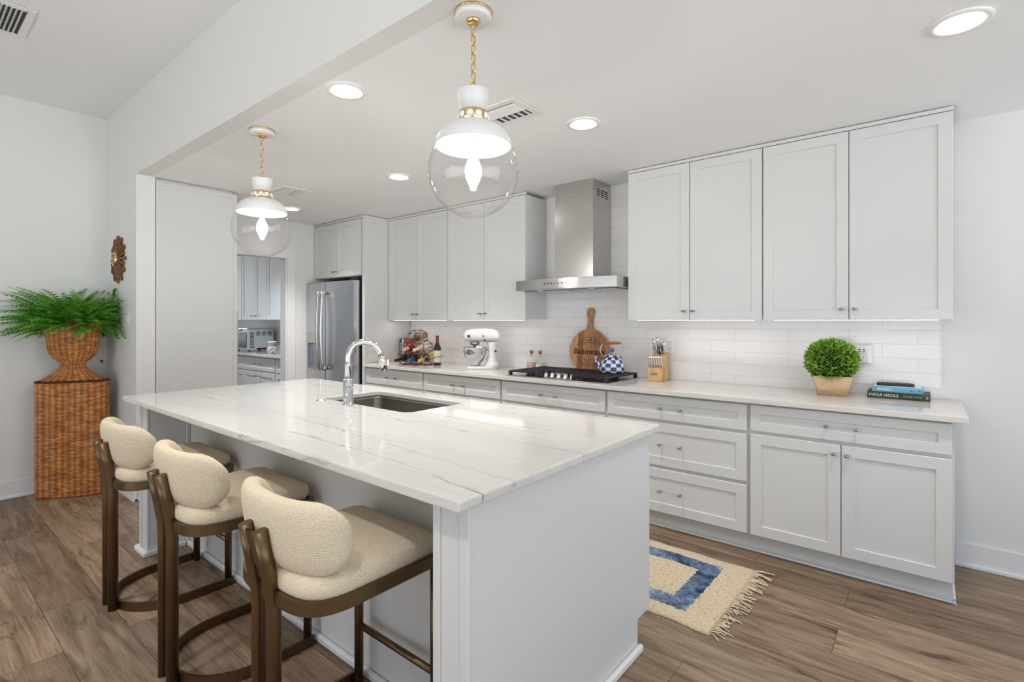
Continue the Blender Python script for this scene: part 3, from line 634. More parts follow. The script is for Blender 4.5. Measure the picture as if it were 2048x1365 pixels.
MB().lathe([(0.028, 0), (0.028, 0.19), (0.024, 0.2)], 20).build('body', M['steel'], hb)
MB().lathe([(0.03, 0.2), (0.03, 0.285), (0.02, 0.295)], 20).build('cap', M['black'], hb)
MB().tube([(0, 0, 0.22), (0.09, 0, 0.25)], 0.006, 8).build('handle', M['black'], hb)

# ------------------------------------------------------------------ range hood
h = thing('range_hood', 'stainless steel chimney range hood above the cooktop', 'range hood', (-2.213, 3.5, 1.6))
n = 16; XA, XB = -2.674, -1.742
def hring(z):
    f_ = [(XA+(XB-XA)*i/n, 3.335-0.065*math.sin(PI*i/n), z) for i in range(n+1)]
    return [(XA, YW-0.011, z)] + f_ + [(XB, YW-0.011, z)]
MB().rings([hring(1.606), hring(1.688)], smooth=False).build('canopy', M['steel'], h, world=True, bevel=0.002)
b = MB(); b.box(-2.64, -2.24, 3.40, 3.70, 1.598, 1.6055).box(-2.19, -1.79, 3.40, 3.70, 1.598, 1.6055); b.build('filter', M['steel_v'], h, world=True, bevel=0.003)
b = MB()
for x in (-2.45, -1.97): b.lathe([(0.026, 0), (0.026, 0.004)], 16, c=(x, 3.365, 1.601))
b.build('hood_lamp', M['plastic'], h, world=True)
b = MB()
for i in range(7): b.box(-2.345+i*0.033, -2.333+i*0.033, 3.2665+0.004*abs(i-3.6)*0.25, 3.30, 1.645, 1.652)
b.build('button_row', M['black'], h, world=True)
MB().box(-2.386, -2.028, 3.487, YW-0.011, 1.688, 2.345).build('chimney', M['steel'], h, world=True, bevel=0.0015); MB().box(-2.3845, -2.0295, 3.4885, YW-0.011, 2.345, KC-0.003).build('chimney_sleeve', M['steel'], h, world=True, bevel=0.001)
b = MB()
for k in range(3):
    for i in range(6): b.box(-2.0305, -2.0285, 3.55+k*0.062, 3.60+k*0.062, 2.305+i*0.018, 2.314+i*0.018)
b.build('vent_slots', M['black'], h, world=True)

# ------------------------------------------------------------------ cooktop
ck = thing('cooktop', 'stainless gas cooktop with black iron grates set in the back counter', 'cooktop', (-2.2, 3.44, 0.9142))
MB().box(-0.46, 0.46, -0.255, 0.255, 0, 0.007).build('plate', M['steel'], ck, bevel=0.002)
def grate(x0, x1, y0, y1, bars):
    b = MB(); z0, z1 = 0.032, 0.044; t = 0.012
    b.box(x0, x1, y0, y0+t, z0, z1).box(x0, x1, y1-t, y1, z0, z1).box(x0, x0+t, y0, y1, z0, z1).box(x1-t, x1, y0, y1, z0, z1)
    for i in range(1, bars): 
        x = x0+(x1-x0)*i/bars; b.box(x-0.005, x+0.005, y0, y1, z0+0.002, z1)
    for i in range(1, 7):
        y = y0+(y1-y0)*i/7; b.box(x0, x1, y-0.004, y+0.004, z0+0.001, z1-0.001)
    for x in (x0, x1-0.022):
        for y in (y0, y1-0.022): b.box(x, x+0.022, y, y+0.022, 0.0072, z0)
    b.build('grate', M['iron'], ck, bevel=0.001)
grate(-0.445, -0.155, -0.235, 0.25, 9); grate(-0.150, 0.150, -0.06, 0.25, 9); grate(0.155, 0.445, -0.235, 0.25, 9)
for (x, y, r) in ((-0.30, -0.11, 0.04), (-0.30, 0.14, 0.035), (0.0, 0.10, 0.05), (0.30, -0.11, 0.04), (0.30, 0.14, 0.035)):
    MB().lathe([(r*1.25, 0.007), (r*1.25, 0.012), (r, 0.013), (r, 0.026), (0.001, 0.028)], 20, c=(x, y, 0)).build('burner', M['iron'], ck)
for x in (-0.125, -0.065, -0.005, 0.055, 0.115):
    b = MB(); b.lathe([(0.021, 0.007), (0.021, 0.012), (0.0165, 0.014), (0.0155, 0.036), (0.013, 0.039), (0.001, 0.039)], 20, c=(x, -0.165, 0)); b.box(x-0.004, x+0.004, -0.181, -0.149, 0.034, 0.044)
    b.build('knob', M['chrome'], ck)

# ------------------------------------------------------------------ island
IX0, IX1, IY0, IY1 = -3.70, -0.894, 0.892, 2.103
isl = thing('kitchen_island', 'white panelled kitchen island with seating overhang', 'island', (-2.3, 1.55, 0))
X0, X1 = -3.63, -0.93
def wing(xa, xb):
    mb = MB(); pr = [(0.964, 0), (1.962, 0), (1.962, 0.128), (2.075, 0.128), (2.075, 0.8835), (0.964, 0.8835)]; mb.rings([[(xa, y, z) for y, z in pr], [(xb, y, z) for y, z in pr]], smooth=False); return mb
b = MB().box(-3.497, -1.063, 1.178, 1.50, 0, 0.8835); b.build('recessed_panel', M['cab'], isl, world=True)
b = MB().box(-3.497, -1.063, 1.50, 1.58, 0.1, 0.62).box(-3.497, -1.063, 2.0, 2.055, 0.1, 0.8835).box(-3.497, -2.76, 1.50, 2.0, 0.1, 0.8835).box(-1.90, -1.063, 1.50, 2.0, 0.1, 0.8835).box(-3.497, -1.063, 1.56, 1.962, 0, 0.1)
b.build('body', M['cab'], isl, world=True)
for xa, xb in ((X0, -3.4975), (-1.0625, X1)):
    wing(xa, xb).build('end_panel', M['cab'], isl, world=True, bevel=0.002)
    b = MB(); b.box(xa-0.0, xa+0.028, 0.957, 0.9645, 0.02, 0.8835).box(xb-0.03, xb+0.004, 0.957, 0.97, 0.02, 0.8835); b.build('corner_trim', M['cab'], isl, world=True, bevel=0.003)
b = MB().box(-3.497, -3.478, 1.158, 1.177, 0.0, 0.8835).box(-1.082, -1.063, 1.158, 1.177, 0, 0.8835); b.build('inner_trim', M['cab'], isl, world=True, bevel=0.003)
b = MB(); r_ = 0.022
b.box(-3.478, -1.082, 1.156, 1.1775, 0, 0.03)
for xa, xb in ((X0, -3.4975), (-1.0625, X1)): b.box(xa-r_, xb+r_, 0.957-r_, 0.957, 0, 0.03)
b.box(X1, X1+r_, 0.957, 1.962+0.01, 0, 0.03).box(X0-r_, X0, 0.957, 1.962, 0, 0.03).box(-3.4975, -3.4975+r_, 0.957, 1.156, 0, 0.03).box(-1.0625-r_, -1.0625, 0.957, 1.156, 0, 0.03)
b.build('shoe_moulding', M['trim'], isl, world=True, bevel=0.008, seg=3)
PI_ = lambda u, d, z: (u, 2.076-d, z)
PK = lambda u, d, z: (u, 2.097-d, z)
xs = [-3.62, -2.97, -2.32, -1.66, -0.936]
for i in range(4): front(isl, 'door', xs[i]+0.004, xs[i+1]-0.004, 0.132, 0.87, PK, ('knob', xs[i+1]-0.04, 0.80))
SX0, SX1, SY0, SY1 = -2.716, -1.955, 1.598, 1.992
top = slab_hole([(IX0, IY0), (IX1, IY0), (IX1, IY1), (IX0, IY1)], rrect(SX0, SX1, SY0, SY1, 0.045, 5), 0.884, 0.914)
ctop = top.build('island_countertop', M['marble'])
bv = ctop.modifiers.new('bevel', 'BEVEL'); bv.width = 0.007; bv.segments = 3; bv.limit_method = 'ANGLE'; bv.angle_limit = math.radians(50)
tag(ctop, 'large white quartzite island top with thin grey veins', 'countertop')
sk = thing('undermount_sink', 'rectangular stainless steel sink let into the island top', 'sink', (-2.335, 1.795, 0.66))
rs = [[(x, y, z) for x, y in rrect(SX0-e, SX1+e, SY0-e, SY1+e, 0.05, 5)] for e, z in ((0.007, 0.8825), (0.006, 0.8825), (0.004, 0.87), (0.0, 0.68), (-0.03, 0.663))]
m = MB(); m.rings(rs, True, False, True, True); m.build('basin', M['sinksteel'], sk, world=True)
MB().lathe([(0.055, 0.0), (0.055, 0.004), (0.04, 0.002), (0.001, 0.001)], 24, c=(-2.33, 1.85, 0.6635)).build('drain', M['chrome'], sk, world=True)
# faucet
fc = thing('kitchen_faucet', 'tall chrome gooseneck pull-down faucet beside the sink', 'faucet', (-2.372, 1.545, 0.9142), math.radians(58))
MB().lathe([(0.032, 0), (0.032, 0.007), (0.0265, 0.009), (0.0265, 0.135), (0.0235, 0.14), (0.001, 0.14)], 28).build('body', M['chrome'], fc)
pts = [(0, 0, 0.125), (0, 0, 0.24)] + [(0.084-0.084*math.cos(a), 0, 0.25+0.084*math.sin(a)) for a in [PI*i/22 for i in range(20)]]
lx, ly, lz = pts[-1]; pts.append((lx+0.010, 0, lz-0.030))
MB().tube(pts, 0.0165, 16).build('spout', M['chrome'], fc)
hx, hz = lx+0.010, lz-0.030
hd = MB(); hd.tube([(hx, 0, hz), (hx+0.004, 0, hz-0.015), (hx+0.020, 0, hz-0.080)], 0.02, 16, radii=[0.0175, 0.02, 0.0225]); hd.build('spray_head', M['chrome'], fc)
MB().box(hx+0.030, hx+0.040, -0.008, 0.008, hz-0.055, hz-0.020).build('spray_button', M['chrome'], fc, bevel=0.003)
MB().tube([(0, -0.024, 0.095), (0.01, -0.04, 0.098)], 0.012, 12).tube([(0.01, -0.036, 0.098), (0.03, -0.12, 0.108)], 0.005, 8).build('lever', M['chrome'], fc)
bt = MB().lathe([(0.026, 0), (0.026, 0.004), (0.02, 0.008), (0.013, 0.008), (0.012, 0.012), (0.001, 0.0125)], 24, c=(-2.611, 1.53, 0.9142)).build('air_switch', M['chrome']); tag(bt, 'small round chrome button on the island left of the faucet', 'button')

# ------------------------------------------------------------------ pendants
GR = 0.162
def pendant():
    t = thing('pendant_light', 'clear glass globe pendant with white shade and brass chain, nearest the camera', 'pendant light', (-1.276, 1.345, KC-0.0005), group='globe pendants over the island')
    MB().lathe([(0.069, 0), (0.069, -0.005), (0.066, -0.006)], 36).build('brass_rim', M['brass'], t)
    MB().lathe([(0.066, -0.006), (0.066, -0.024), (0.06, -0.028), (0.001, -0.028)], 36).build('canopy', M['white_metal'], t)
    MB().lathe([(0.026, -0.028), (0.026, -0.034), (0.017, -0.044), (0.001, -0.046)], 24).build('collar', M['brass'], t)
    ch = MB(); z = -0.044; n = 7; pitch = 0.0335
    for i in range(n):
        pts = []
        for k in range(20):
            a = 2*PI*k/20; u, v = 0.0085*math.cos(a), 0.0215*math.sin(a) if abs(math.sin(a)) < 2 else 0
            pts.append((u if i % 2 == 0 else 0, 0 if i % 2 == 0 else u, z-0.019-i*pitch+v))
        ch.tube(pts, 0.0026, 6, closed=True)
    ch.build('chain', M['brass'], t)
    zt = z-0.019-(n-1)*pitch-0.022      # top of the cup
    MB().lathe([(0.001, zt), (0.057, zt), (0.058, zt-0.002), (0.046, zt-0.072), (0.001, zt-0.072)], 36).build('cup', M['white_metal'], t)
    MB().lathe([(0.047, zt-0.072), (0.050, zt-0.074), (0.050, zt-0.112), (0.047, zt-0.114)], 36).build('band', M['brass'], t)
    for k in range(10):
        a = 2*PI*k/10+0.2; mtx = Matrix.Rotation(a, 4, 'Z') @ Matrix.Translation((0.050, 0, zt-0.093)) @ Matrix.Rotation(PI/2, 4, 'Y')
        MB().lathe([(0.0125, 0), (0.0125, 0.003), (0.0105, 0.006), (0.006, 0.009), (0.001, 0.010)], 14, mtx=mtx).build('crystal', M['chrome'] if False else M['crystal'], t)
    zs = zt-0.114; zr = zs-0.082; rr = 0.137
    pr = [(0.047, zs)] + [(0.047+(rr-0.047)*math.sin(PI/2*i/10)**1.15 if True else 0, zs-(zs-zr)*(1-math.cos(PI/2*i/10))) for i in range(1, 11)]
    inn = [(r-0.004, z_-0.003) for r, z_ in pr[::-1]]
    MB().lathe(pr+inn[:-1]+[(0.02, zs-0.004)], 48, cap0=False, cap1=False).build('shade', M['white_metal'], t)
    MB().lathe([(0.023, zs-0.002), (0.023, zs-0.10), (0.02, zs-0.104), (0.001, zs-0.104)], 24).build('socket', M['plastic'], t)
    cz = zr-math.sqrt(GR*GR-(rr-0.004)**2)
    a0 = math.asin((rr-0.004)/GR)
    gp = [(GR*math.sin(a0+(PI-a0)*i/24)+1e-4, cz+GR*1.02*math.cos(a0+(PI-a0)*i/24)) for i in range(25)]
    MB().lathe(gp, 48, cap0=False, cap1=False).build('globe', M['glass'], t)
    b0 = zs-0.104
    MB().lathe([(0.012, b0), (0.014, b0-0.018), (0.022, b0-0.036), (0.029, b0-0.055), (0.030, b0-0.070), (0.026, b0-0.086), (0.015, b0-0.097), (0.001, b0-0.100)], 24).build('bulb', M['bulb'], t)
    return t
M['crystal'] = mat('crystal', (0.92, 0.90, 0.85), 0.05, 0.0, 1.0)
pn = pendant()
dup(pn, (-3.018, 1.395, KC-0.0005), 0.5, 'clear glass globe pendant with white shade and brass chain, nearer the doorway')

# ------------------------------------------------------------------ downlights and registers
DL = [((0.09, 2.53), 'recessed ceiling downlight at the far right above the end cabinets'), ((-2.18, 1.41), 'recessed ceiling downlight between the two pendants'), ((-1.51, 2.49), 'recessed ceiling downlight right of the ceiling register, before the hood'),
      ((-3.17, 2.51), 'recessed ceiling downlight left of the near globe, before the wine rack cabinets'), ((-4.90, 2.55), 'recessed ceiling downlight half hidden behind the far globe, near the fridge')]
first = None
for (x, y), lab in DL:
    if first is None:
        first = thing('recessed_downlight', lab, 'ceiling light', (x, y, KC-0.0005), group='recessed ceiling downlights')
        MB().lathe([(0.095, 0), (0.094, -0.006), (0.085, -0.009), (0.070, -0.007), (0.068, -0.003)], 40, cap0=False, cap1=False).build('trim_ring', M['white_metal'], first)
        MB().lathe([(0.068, -0.003), (0.001, -0.003)], 40, cap0=False, cap1=False).build('lens', M['down'], first)
    else: dup(first, (x, y, KC-0.0005), 0, lab)
M['ventdark'] = mat('vent_shadow', (0.06, 0.06, 0.06), 0.8)
def register(name, label, x, y, z, rz, w=0.30, d=0.25):
    t = thing(name, label, 'air vent', (x, y, z-0.0005), rz, group='ceiling air registers')
    b = MB()
    for a in ((-w/2, w/2, -d/2, -d/2+0.035), (-w/2, w/2, d/2-0.035, d/2), (-w/2, -w/2+0.035, -d/2+0.035, d/2-0.035), (w/2-0.035, w/2, -d/2+0.035, d/2-0.035)): b.box(*a, -0.008, 0)
    b.build('frame', M['white_metal'], t, bevel=0.002)
    MB().box(-w/2+0.03, w/2-0.03, -d/2+0.03, d/2-0.03, -0.0025, -0.0005).build('duct_shade', M['ventdark'], t)  # flat dark sheet, shade behind the slats painted in
    for i in range(5):
        yy = -d/2+0.05+i*0.02
        MB().rings([[(-w/2+0.035, yy, -0.003), (-w/2+0.035, yy+0.009, -0.011), (-w/2+0.035, yy+0.0105, -0.010), (-w/2+0.035, yy+0.0015, -0.002)], [(w/2-0.035, yy, -0.003), (w/2-0.035, yy+0.009, -0.011), (w/2-0.035, yy+0.0105, -0.010), (w/2-0.035, yy+0.0015, -0.002)]], smooth=False).build('slat', M['white_metal'], t)
    for i in range(6):
        xx = -w/2+0.05+i*(w-0.1)/5
        MB().box(xx-0.008, xx-0.001, d/2-0.10, d/2-0.035, -0.010, -0.003).build('slat', M['white_metal'], t)
register('ceiling_register', 'white louvred ceiling register behind the near globe pendant', -1.75, 2.10, KC, 0)
register('ceiling_register', 'white louvred ceiling register beside the far globe pendant', -4.25, 2.20, KC, 0)
register('ceiling_register', 'white louvred register in the high ceiling above the plant', -4.06, 0.40, HC, PI, 0.42, 0.28)

# ------------------------------------------------------------------ counter stools
def stool():
    t = thing('counter_stool', 'cream upholstered counter stool with bronze frame, nearest the camera', 'stool', (-1.445, 0, 0), 0, 'counter stools under the island overhang')
    yf, yr, hw, ys = 1.140, 0.690, 0.225, 0.684
    def sg(v, ex=2/2.5): return math.copysign(abs(v)**ex, v)
    def plan(o, yr_, rd):
        q = [(hw*sg(math.cos(a), o), yr_+rd+rd*sg(math.sin(a), o)) for a in [-PI*i/36 for i in range(37)]]
        return [(hw, yf)] + q + [(-hw, yf)]
    def seatring(k, z, n=40):
        # D-shaped outline shrunk towards its middle
        p = []
        cy = (yf+ys)/2+0.01
        P0 = [(hw, yf-0.03), (hw-0.03, yf)] + [(-hw+0.03, yf), (-hw, yf-0.03)] + [(-hw*sg(math.cos(a), 0.5), ys+0.2-0.2*sg(math.sin(a), 0.5)) for a in [PI*i/36 for i in range(37)]]
        return [(x*k, cy+(y-cy)*k, z) for x, y in P0]
    s = MB(); s.rings([seatring(0.94, 0.604), seatring(0.962, 0.612), seatring(0.985, 0.620), seatring(0.998, 0.630), seatring(1.0, 0.645), seatring(0.985, 0.662), seatring(0.93, 0.674), seatring(0.75, 0.684), seatring(0.45, 0.690), seatring(0.1, 0.692)])
    s.build('seat_cushion', M['fabric'], t)
    MB().strap(plan(0.5, ys, 0.2), 0.012, 0.583, 0.620).box(-hw, hw, yf-0.012, yf, 0.583, 0.620).build('seat_band', M['bronze'], t)
    MB().strap(plan(0.95, 0.705, 0.235), 0.012, 0.0, 0.042).build('floor_ring', M['bronze'], t)
    for s_ in (-1, 1): MB().tube([(s_*(hw-0.015), yf-0.016, 0), (s_*(hw-0.015), yf-0.016, 0.60)], 0.0165, 14).build('front_leg', M['bronze'], t)
    MB().tube([(-hw+0.015, yf-0.018, 0.225), (hw-0.015, yf-0.018, 0.225)], 0.012, 12).build('footrest', M['bronze'], t)
    for s_ in (-1, 1):
        MB().tube([(s_*0.044, 0.680, 0), (s_*0.044, 0.680, 0.54), (s_*0.044, 0.677, 0.60), (s_*0.044, 0.660, 0.70), (s_*0.044, 0.643, 0.792)], 0.0155, 14, flat=1.35, up=(1, 0, 0)).build('rear_post', M['bronze'], t)
    b = MB(); b.rings([[(-0.036, yr-0.036, 0.68), (0.036, yr-0.036, 0.68), (0.036, yr-0.028, 0.68), (-0.036, yr-0.028, 0.68)], [(-0.036, yr-0.055, 0.78), (0.036, yr-0.055, 0.78), (0.036, yr-0.047, 0.78), (-0.036, yr-0.047, 0.78)]], smooth=False)
    b.build('back_plate', M['bronze'], t)
    # curved back cushion: a bean swept round an arc, its ends fully rounded
    H, TH, zc = 0.102, 0.035, 0.7745; ra, rb_, ye = 0.216, 0.106, 0.802
    def path(q):
        th = q*PI/2*1.04; return Vector((ra*sg(math.sin(th), 2/2.3), ye-rb_*sg(math.cos(th), 2/2.3)))
    fine = [path(-1+2*i/400) for i in range(401)]; al_ = [0.0]
    for p, q in zip(fine, fine[1:]): al_.append(al_[-1]+(q-p).length)
    L = al_[-1]; n = 44; rs = []
    for i in range(n+1):
        t0 = L*(0.5-0.5*math.cos(PI*i/n)); k0 = min(range(401), key=lambda k: abs(al_[k]-t0)); p = fine[k0]
        tg = (fine[min(400, k0+3)]-fine[max(0, k0-3)]).normalized(); nr = Vector((tg.y, -tg.x))   # outward
        e = min(t0, L-t0); rc = H*0.98
        k = 1.0 if e >= rc else math.sqrt(max(0.0, 1-((rc-e)/rc)**2)); k = max(k, 0.02)
        kt = 1.0 if e >= 0.05 else math.sqrt(max(0.0, 1-((0.05-e)/0.05)**2)); kt = max(kt, 0.05)
        ring = []
        for j in range(22):
            th = 2*PI*j/22; c_, s2 = math.cos(th), math.sin(th)
            dr = TH*kt*math.copysign(abs(c_)**0.7, c_); dz = H*k*math.copysign(abs(s2)**0.66, s2); w2 = p+nr*dr
            ring.append((w2.x, w2.y-0.16*dz, zc+dz))
        rs.append(ring)
    b = MB(); b.rings(rs); bk = b.build('backrest', M['fabric'], t)
    return t
stl = stool()
dup(stl, (-2.232, 0, 0), 0, 'cream upholstered counter stool with bronze frame, middle of the three')
dup(stl, (-3.015, 0, 0), 0, 'cream upholstered counter stool with bronze frame, beside the wicker pedestal')

# ------------------------------------------------------------------ wicker pedestal, urn and fern
PR = math.radians(56.3); pc = (-5.213, 0.94)
ped = thing('wicker_pedestal', 'tall brown woven wicker pedestal standing against the left wall', 'pedestal', (*pc, 0), PR)
def sup(k, n=72, a=0.235, b=0.10, ex=3.2, wob=0.004, sc=0.0):
    p = []
    for i in range(n):
        th = 2*PI*i/n; c_, s_ = math.cos(th), math.sin(th)
        r = (abs(c_/a)**ex+abs(s_/b)**ex)**(-1/ex); r *= k; r += wob*math.cos(th*14)
        p.append((r*c_, r*s_))
    return p
def ringlen(p):
    a = [0]
    for i in range(len(p)): q = p[(i+1) % len(p)]; a.append(a[-1]+math.hypot(q[0]-p[i][0], q[1]-p[i][1]))
    return a
pl = sup(1.0); al = ringlen(pl); zs_ = [0.0, 0.01, 0.3, 0.6, 0.872, 0.884]
m = MB(); m.rings([[(x, y, z+(0.006*abs(math.cos(7*math.atan2(y, x))) if z == 0 else 0)) for x, y in (pl if z < 0.88 else sup(0.97))] for z in zs_], cap0=True, cap1=True, uv=lambda j, i: (al[i], zs_[j]))
m.build('body', M['wicker'], ped)
m = MB(); m.tube([(x, y, 0.886) for x, y in sup(1.0)], 0.006, 8, closed=True); m.build('rim', M['wicker'], ped)
fern = thing('potted_fern', 'lush green fern in a woven wicker urn on the pedestal', 'potted plant', (*pc, 0.893), PR)
pf = [(0.205, 0.0), (0.20, 0.012), (0.165, 0.03), (0.125, 0.055), (0.095, 0.085), (0.082, 0.105), (0.090, 0.125), (0.125, 0.15), (0.155, 0.185), (0.168, 0.23), (0.173, 0.29), (0.180, 0.345), (0.196, 0.385), (0.212, 0.405), (0.196, 0.398), (0.165, 0.36), (0.001, 0.35)]
pf = [(r, z*1.12) for r, z in pf]
m = MB(); m.lathe(pf, 56, ax=1.0, ay=0.46, uvk=(1.05, 1.0)); m.build('urn', M['wicker'], fern)
random.seed(11); fr = MB(); inv = Matrix.Rotation(-PR, 3, 'Z')
for k in range(280):
    az = random.random()*2*PI; ln = random.uniform(0.26, 0.45); rise = random.uniform(0.35, 1.4) if k % 4 else random.uniform(-0.1, 0.5); r0 = 0.10*math.sqrt(random.random())
    bx, by = r0*math.cos(az)*1.2, r0*math.sin(az)*0.7
    dx, dy = math.cos(az), math.sin(az)
    n = 15; pts = []; el = rise; p = Vector((bx, by, 0.42)); st = ln/n
    for i in range(n+1):
        pts.append(p.copy()); p = p + Vector((dx*math.cos(el), dy*math.cos(el), math.sin(el)))*st; el -= (rise*0.45+0.55)/n
    side0 = Vector((-dy, dx, 0))
    tw = random.uniform(-0.5, 0.5)
    side = (side0*math.cos(tw)+Vector((0, 0, math.sin(tw)))).normalized()
    for i in range(1, n):
        w_ = 0.040*(math.sin(PI*min(1.0, (i/n)*0.8+0.2)))**0.8+0.004
        t_ = (pts[i+1]-pts[i]).normalized()
        for s_ in (-1, 1):
            b0 = pts[i]-t_*0.0055; b1 = pts[i]+t_*0.0055; tip = pts[i]+side*(s_*w_)+t_*w_*0.35+Vector((0, 0, -0.12*w_)); md = pts[i]+side*(s_*w_*0.55)+t_*w_*0.1
            q = [b0, md-t_*0.0065, tip, md+t_*0.0065+t_*0.002, b1]
            fr.add([tuple(v) for v in q], [(0, 1, 2, 3, 4)])
    fr.tube([tuple(v) for v in pts[::3]], 0.0016, 4)
rot = Matrix.Rotation(PR, 3, 'Z')
nv = []
for v in fr.v:
    g = rot @ Vector(v); gx, gy = g.x+pc[0], g.y+pc[1]
    gx = max(gx, XL+0.012+0.02*random.random()) if gx < XL+0.03 else gx; gy = min(gy, YB-0.012-0.02*random.random()) if gy > YB-0.03 else gy
    q = inv @ Vector((gx-pc[0], gy-pc[1], 0)); nv.append((q.x, q.y, v[2]))
fr.v = nv
fr.build('foliage', M['fern'], fern)

# ------------------------------------------------------------------ on the left walls
sb = thing('sunburst_mirror', 'small carved gilt sunburst mirror on the wall above the fern', 'mirror', (-5.075, YB, 1.853))
m = MB(); nR = 24
for i in range(nR):
    a = 2*PI*i/nR; ln = (0.192, 0.158)[i % 2]; wd = 0.0145
    c_, s_ = math.cos(a), math.sin(a)
    def pt(r, w__, d): return (r*c_-w__*s_, -d, r*s_+w__*c_)
    m.add([pt(0.05, -wd*0.5, 0.002), pt(0.05, wd*0.5, 0.002), pt(ln, wd, 0.002), pt(ln, -wd, 0.002), pt(0.05, -wd*0.4, 0.026), pt(0.05, wd*0.4, 0.026), pt(ln, wd*0.9, 0.012+0.004*(i % 2)), pt(ln, -wd*0.9, 0.012+0.004*(i % 2)), pt(0.12, 0, 0.03), pt(ln, 0, 0.018+0.004*(i % 2))],
          [(0, 1, 2, 3), (4, 8, 5), (5, 8, 9, 6), (4, 7, 9, 8), (0, 4, 5, 1), (1, 5, 6, 2), (2, 6, 9, 7, 3), (3, 7, 4, 0)])
m.lathe([(0.07, 0.002), (0.075, 0.02), (0.06, 0.032), (0.04, 0.03)], 28, mtx=UP, cap0=False, cap1=False)
m.build('carved_frame', M['goldwood'], sb)
MB().lathe([(0.058, 0.028), (0.056, 0.04), (0.048, 0.044), (0.041, 0.036)], 28, mtx=UP, cap0=False, cap1=False).build('gold_rim', M['brass'], sb)
MB().lathe([(0.044, 0.030), (0.03, 0.036), (0.001, 0.040)], 28, mtx=UP, cap0=True, cap1=False).build('mirror_glass', M['chrome'], sb)
sw = thing('light_switch', 'white double light switch plate on the wall right of the fern', 'light switch', (-4.85, YB, 1.372))
MB().box(-0.058, 0.058, -0.006, -0.0005, -0.058, 0.058).build('plate', M['plastic'], sw, bevel=0.002)
for x in (-0.024, 0.024): MB().box(x-0.016, x+0.016, -0.010, -0.006, -0.033, 0.033).build('rocker', M['plastic'], sw, bevel=0.002)
hk = MB().tube([(XL+0.0005, 1.165, 1.02), (XL+0.03, 1.165, 1.02)], 0.006, 8).tube([(XL+0.03, 1.165, 1.026), (XL+0.034, 1.172, 1.005)], 0.007, 8).build('wall_hook', M['bronze']); tag(hk, 'tiny dark metal hook on the wall right of the wicker urn', 'hook')

# ------------------------------------------------------------------ rug
rg = thing('woven_rug', 'cream woven rug with a blue rectangular band lying before the cabinets', 'rug', (-0.725-RUGL/2, 2.628, 0), math.radians(-1.2))
m = MB(); nx, ny = 50, 30
def rz_(x, y): return 0.011+0.0015*math.sin(x*19+y*7)+0.001*math.sin(y*31)
def ry_(i): return 0.006*math.sin(i*0.9)+0.003*math.sin(i*2.1)
topv = [[(-RUGL/2+RUGL*i/nx, (-RUGW/2+RUGW*j/ny)*(1+0.012*math.sin(i*0.55)), rz_(i/nx*RUGL, j/ny*RUGW)*(0.55 if j in (0, ny) or i in (0, nx) else 1)) for j in range(ny+1)] for i in range(nx+1)]
botv = [[(x, y, 0.0008) for x, y, z in r] for r in topv]
allr = [topv[i]+botv[i][::-1] for i in range(nx+1)]
m.rings(allr); m.build('weave', M['rug'], rg)
m = MB(); random.seed(4)
for k in range(74):
    y = -RUGW/2+0.01+(RUGW-0.02)*k/73; ln = random.uniform(0.03, 0.085); dv = random.uniform(-0.022, 0.022)
    m.tube([(RUGL/2-0.006, y, 0.008), (RUGL/2+ln*0.35, y+dv*0.3, 0.007+random.uniform(0, 0.008)), (RUGL/2+ln*0.7, y+dv, 0.005+random.uniform(0, 0.005)), (RUGL/2+ln, y+dv*1.2+random.uniform(-0.01, 0.01), 0.004)], 0.003, 5)
f_ = m.build('fringe', M['cream'], rg)

# ------------------------------------------------------------------ things on the back counter
ZC = 0.9143
def bottle_prof(h=0.295, r=0.038, neck=0.0145): return [(r*0.9, 0), (r, 0.006), (r, h*0.55), (r*0.93, h*0.61), (r*0.6, h*0.69), (neck*1.15, h*0.76), (neck, h*0.80), (neck, h*0.985), (neck*0.8, h), (0.001, h)]
def bottle(label, loc, euler, gl, foil, labelcol=None, h=0.295, r=0.038, grp=None, full=True, foil_from=0.74):
    t = thing('wine_bottle', label, 'bottle', loc, 0, grp); t.rotation_euler = euler
    MB().lathe(bottle_prof(h, r), 24).build('glass_body', mat('bottle_glass', gl, 0.06, 0.0, 0.6), t)
    neck = 0.0145
    MB().lathe([(neck*1.32, h*foil_from), (neck*1.08, h*0.80), (neck*1.08, h*0.98), (neck*1.15, h*0.985), (neck*1.1, h*1.003), (0.001, h*1.004)], 20, cap0=False).build('foil', mat('bottle_foil', foil, 0.35), t)
    if labelcol: MB().lathe([(r*1.012, h*0.10), (r*1.012, h*0.50)], 24, cap0=False, cap1=False).build('paper_label', mat('bottle_label', labelcol, 0.6), t)
    return t
bottle('red wine bottle with dark red foil standing upright beside the rack', (-3.815, 3.50, ZC), (0, 0, 0), (0.022, 0.012, 0.012), (0.20, 0.018, 0.03), (0.70, 0.66, 0.55))
RK = (-4.03, 3.43); RT = math.radians(17); s6 = 0.069; w6 = s6*math.sqrt(3); DP = 0.17
M['copper'] = mat('copper_wire', (0.27, 0.125, 0.06), 0.35, 1.0)
rk = thing('wine_rack', 'copper wire honeycomb wine rack of six cells on the counter', 'wine rack', (*RK, ZC), RT)
cells = [(-w6, s6), (0, s6), (w6, s6), (-w6/2, 2.5*s6), (w6/2, 2.5*s6), (0, 4*s6)]
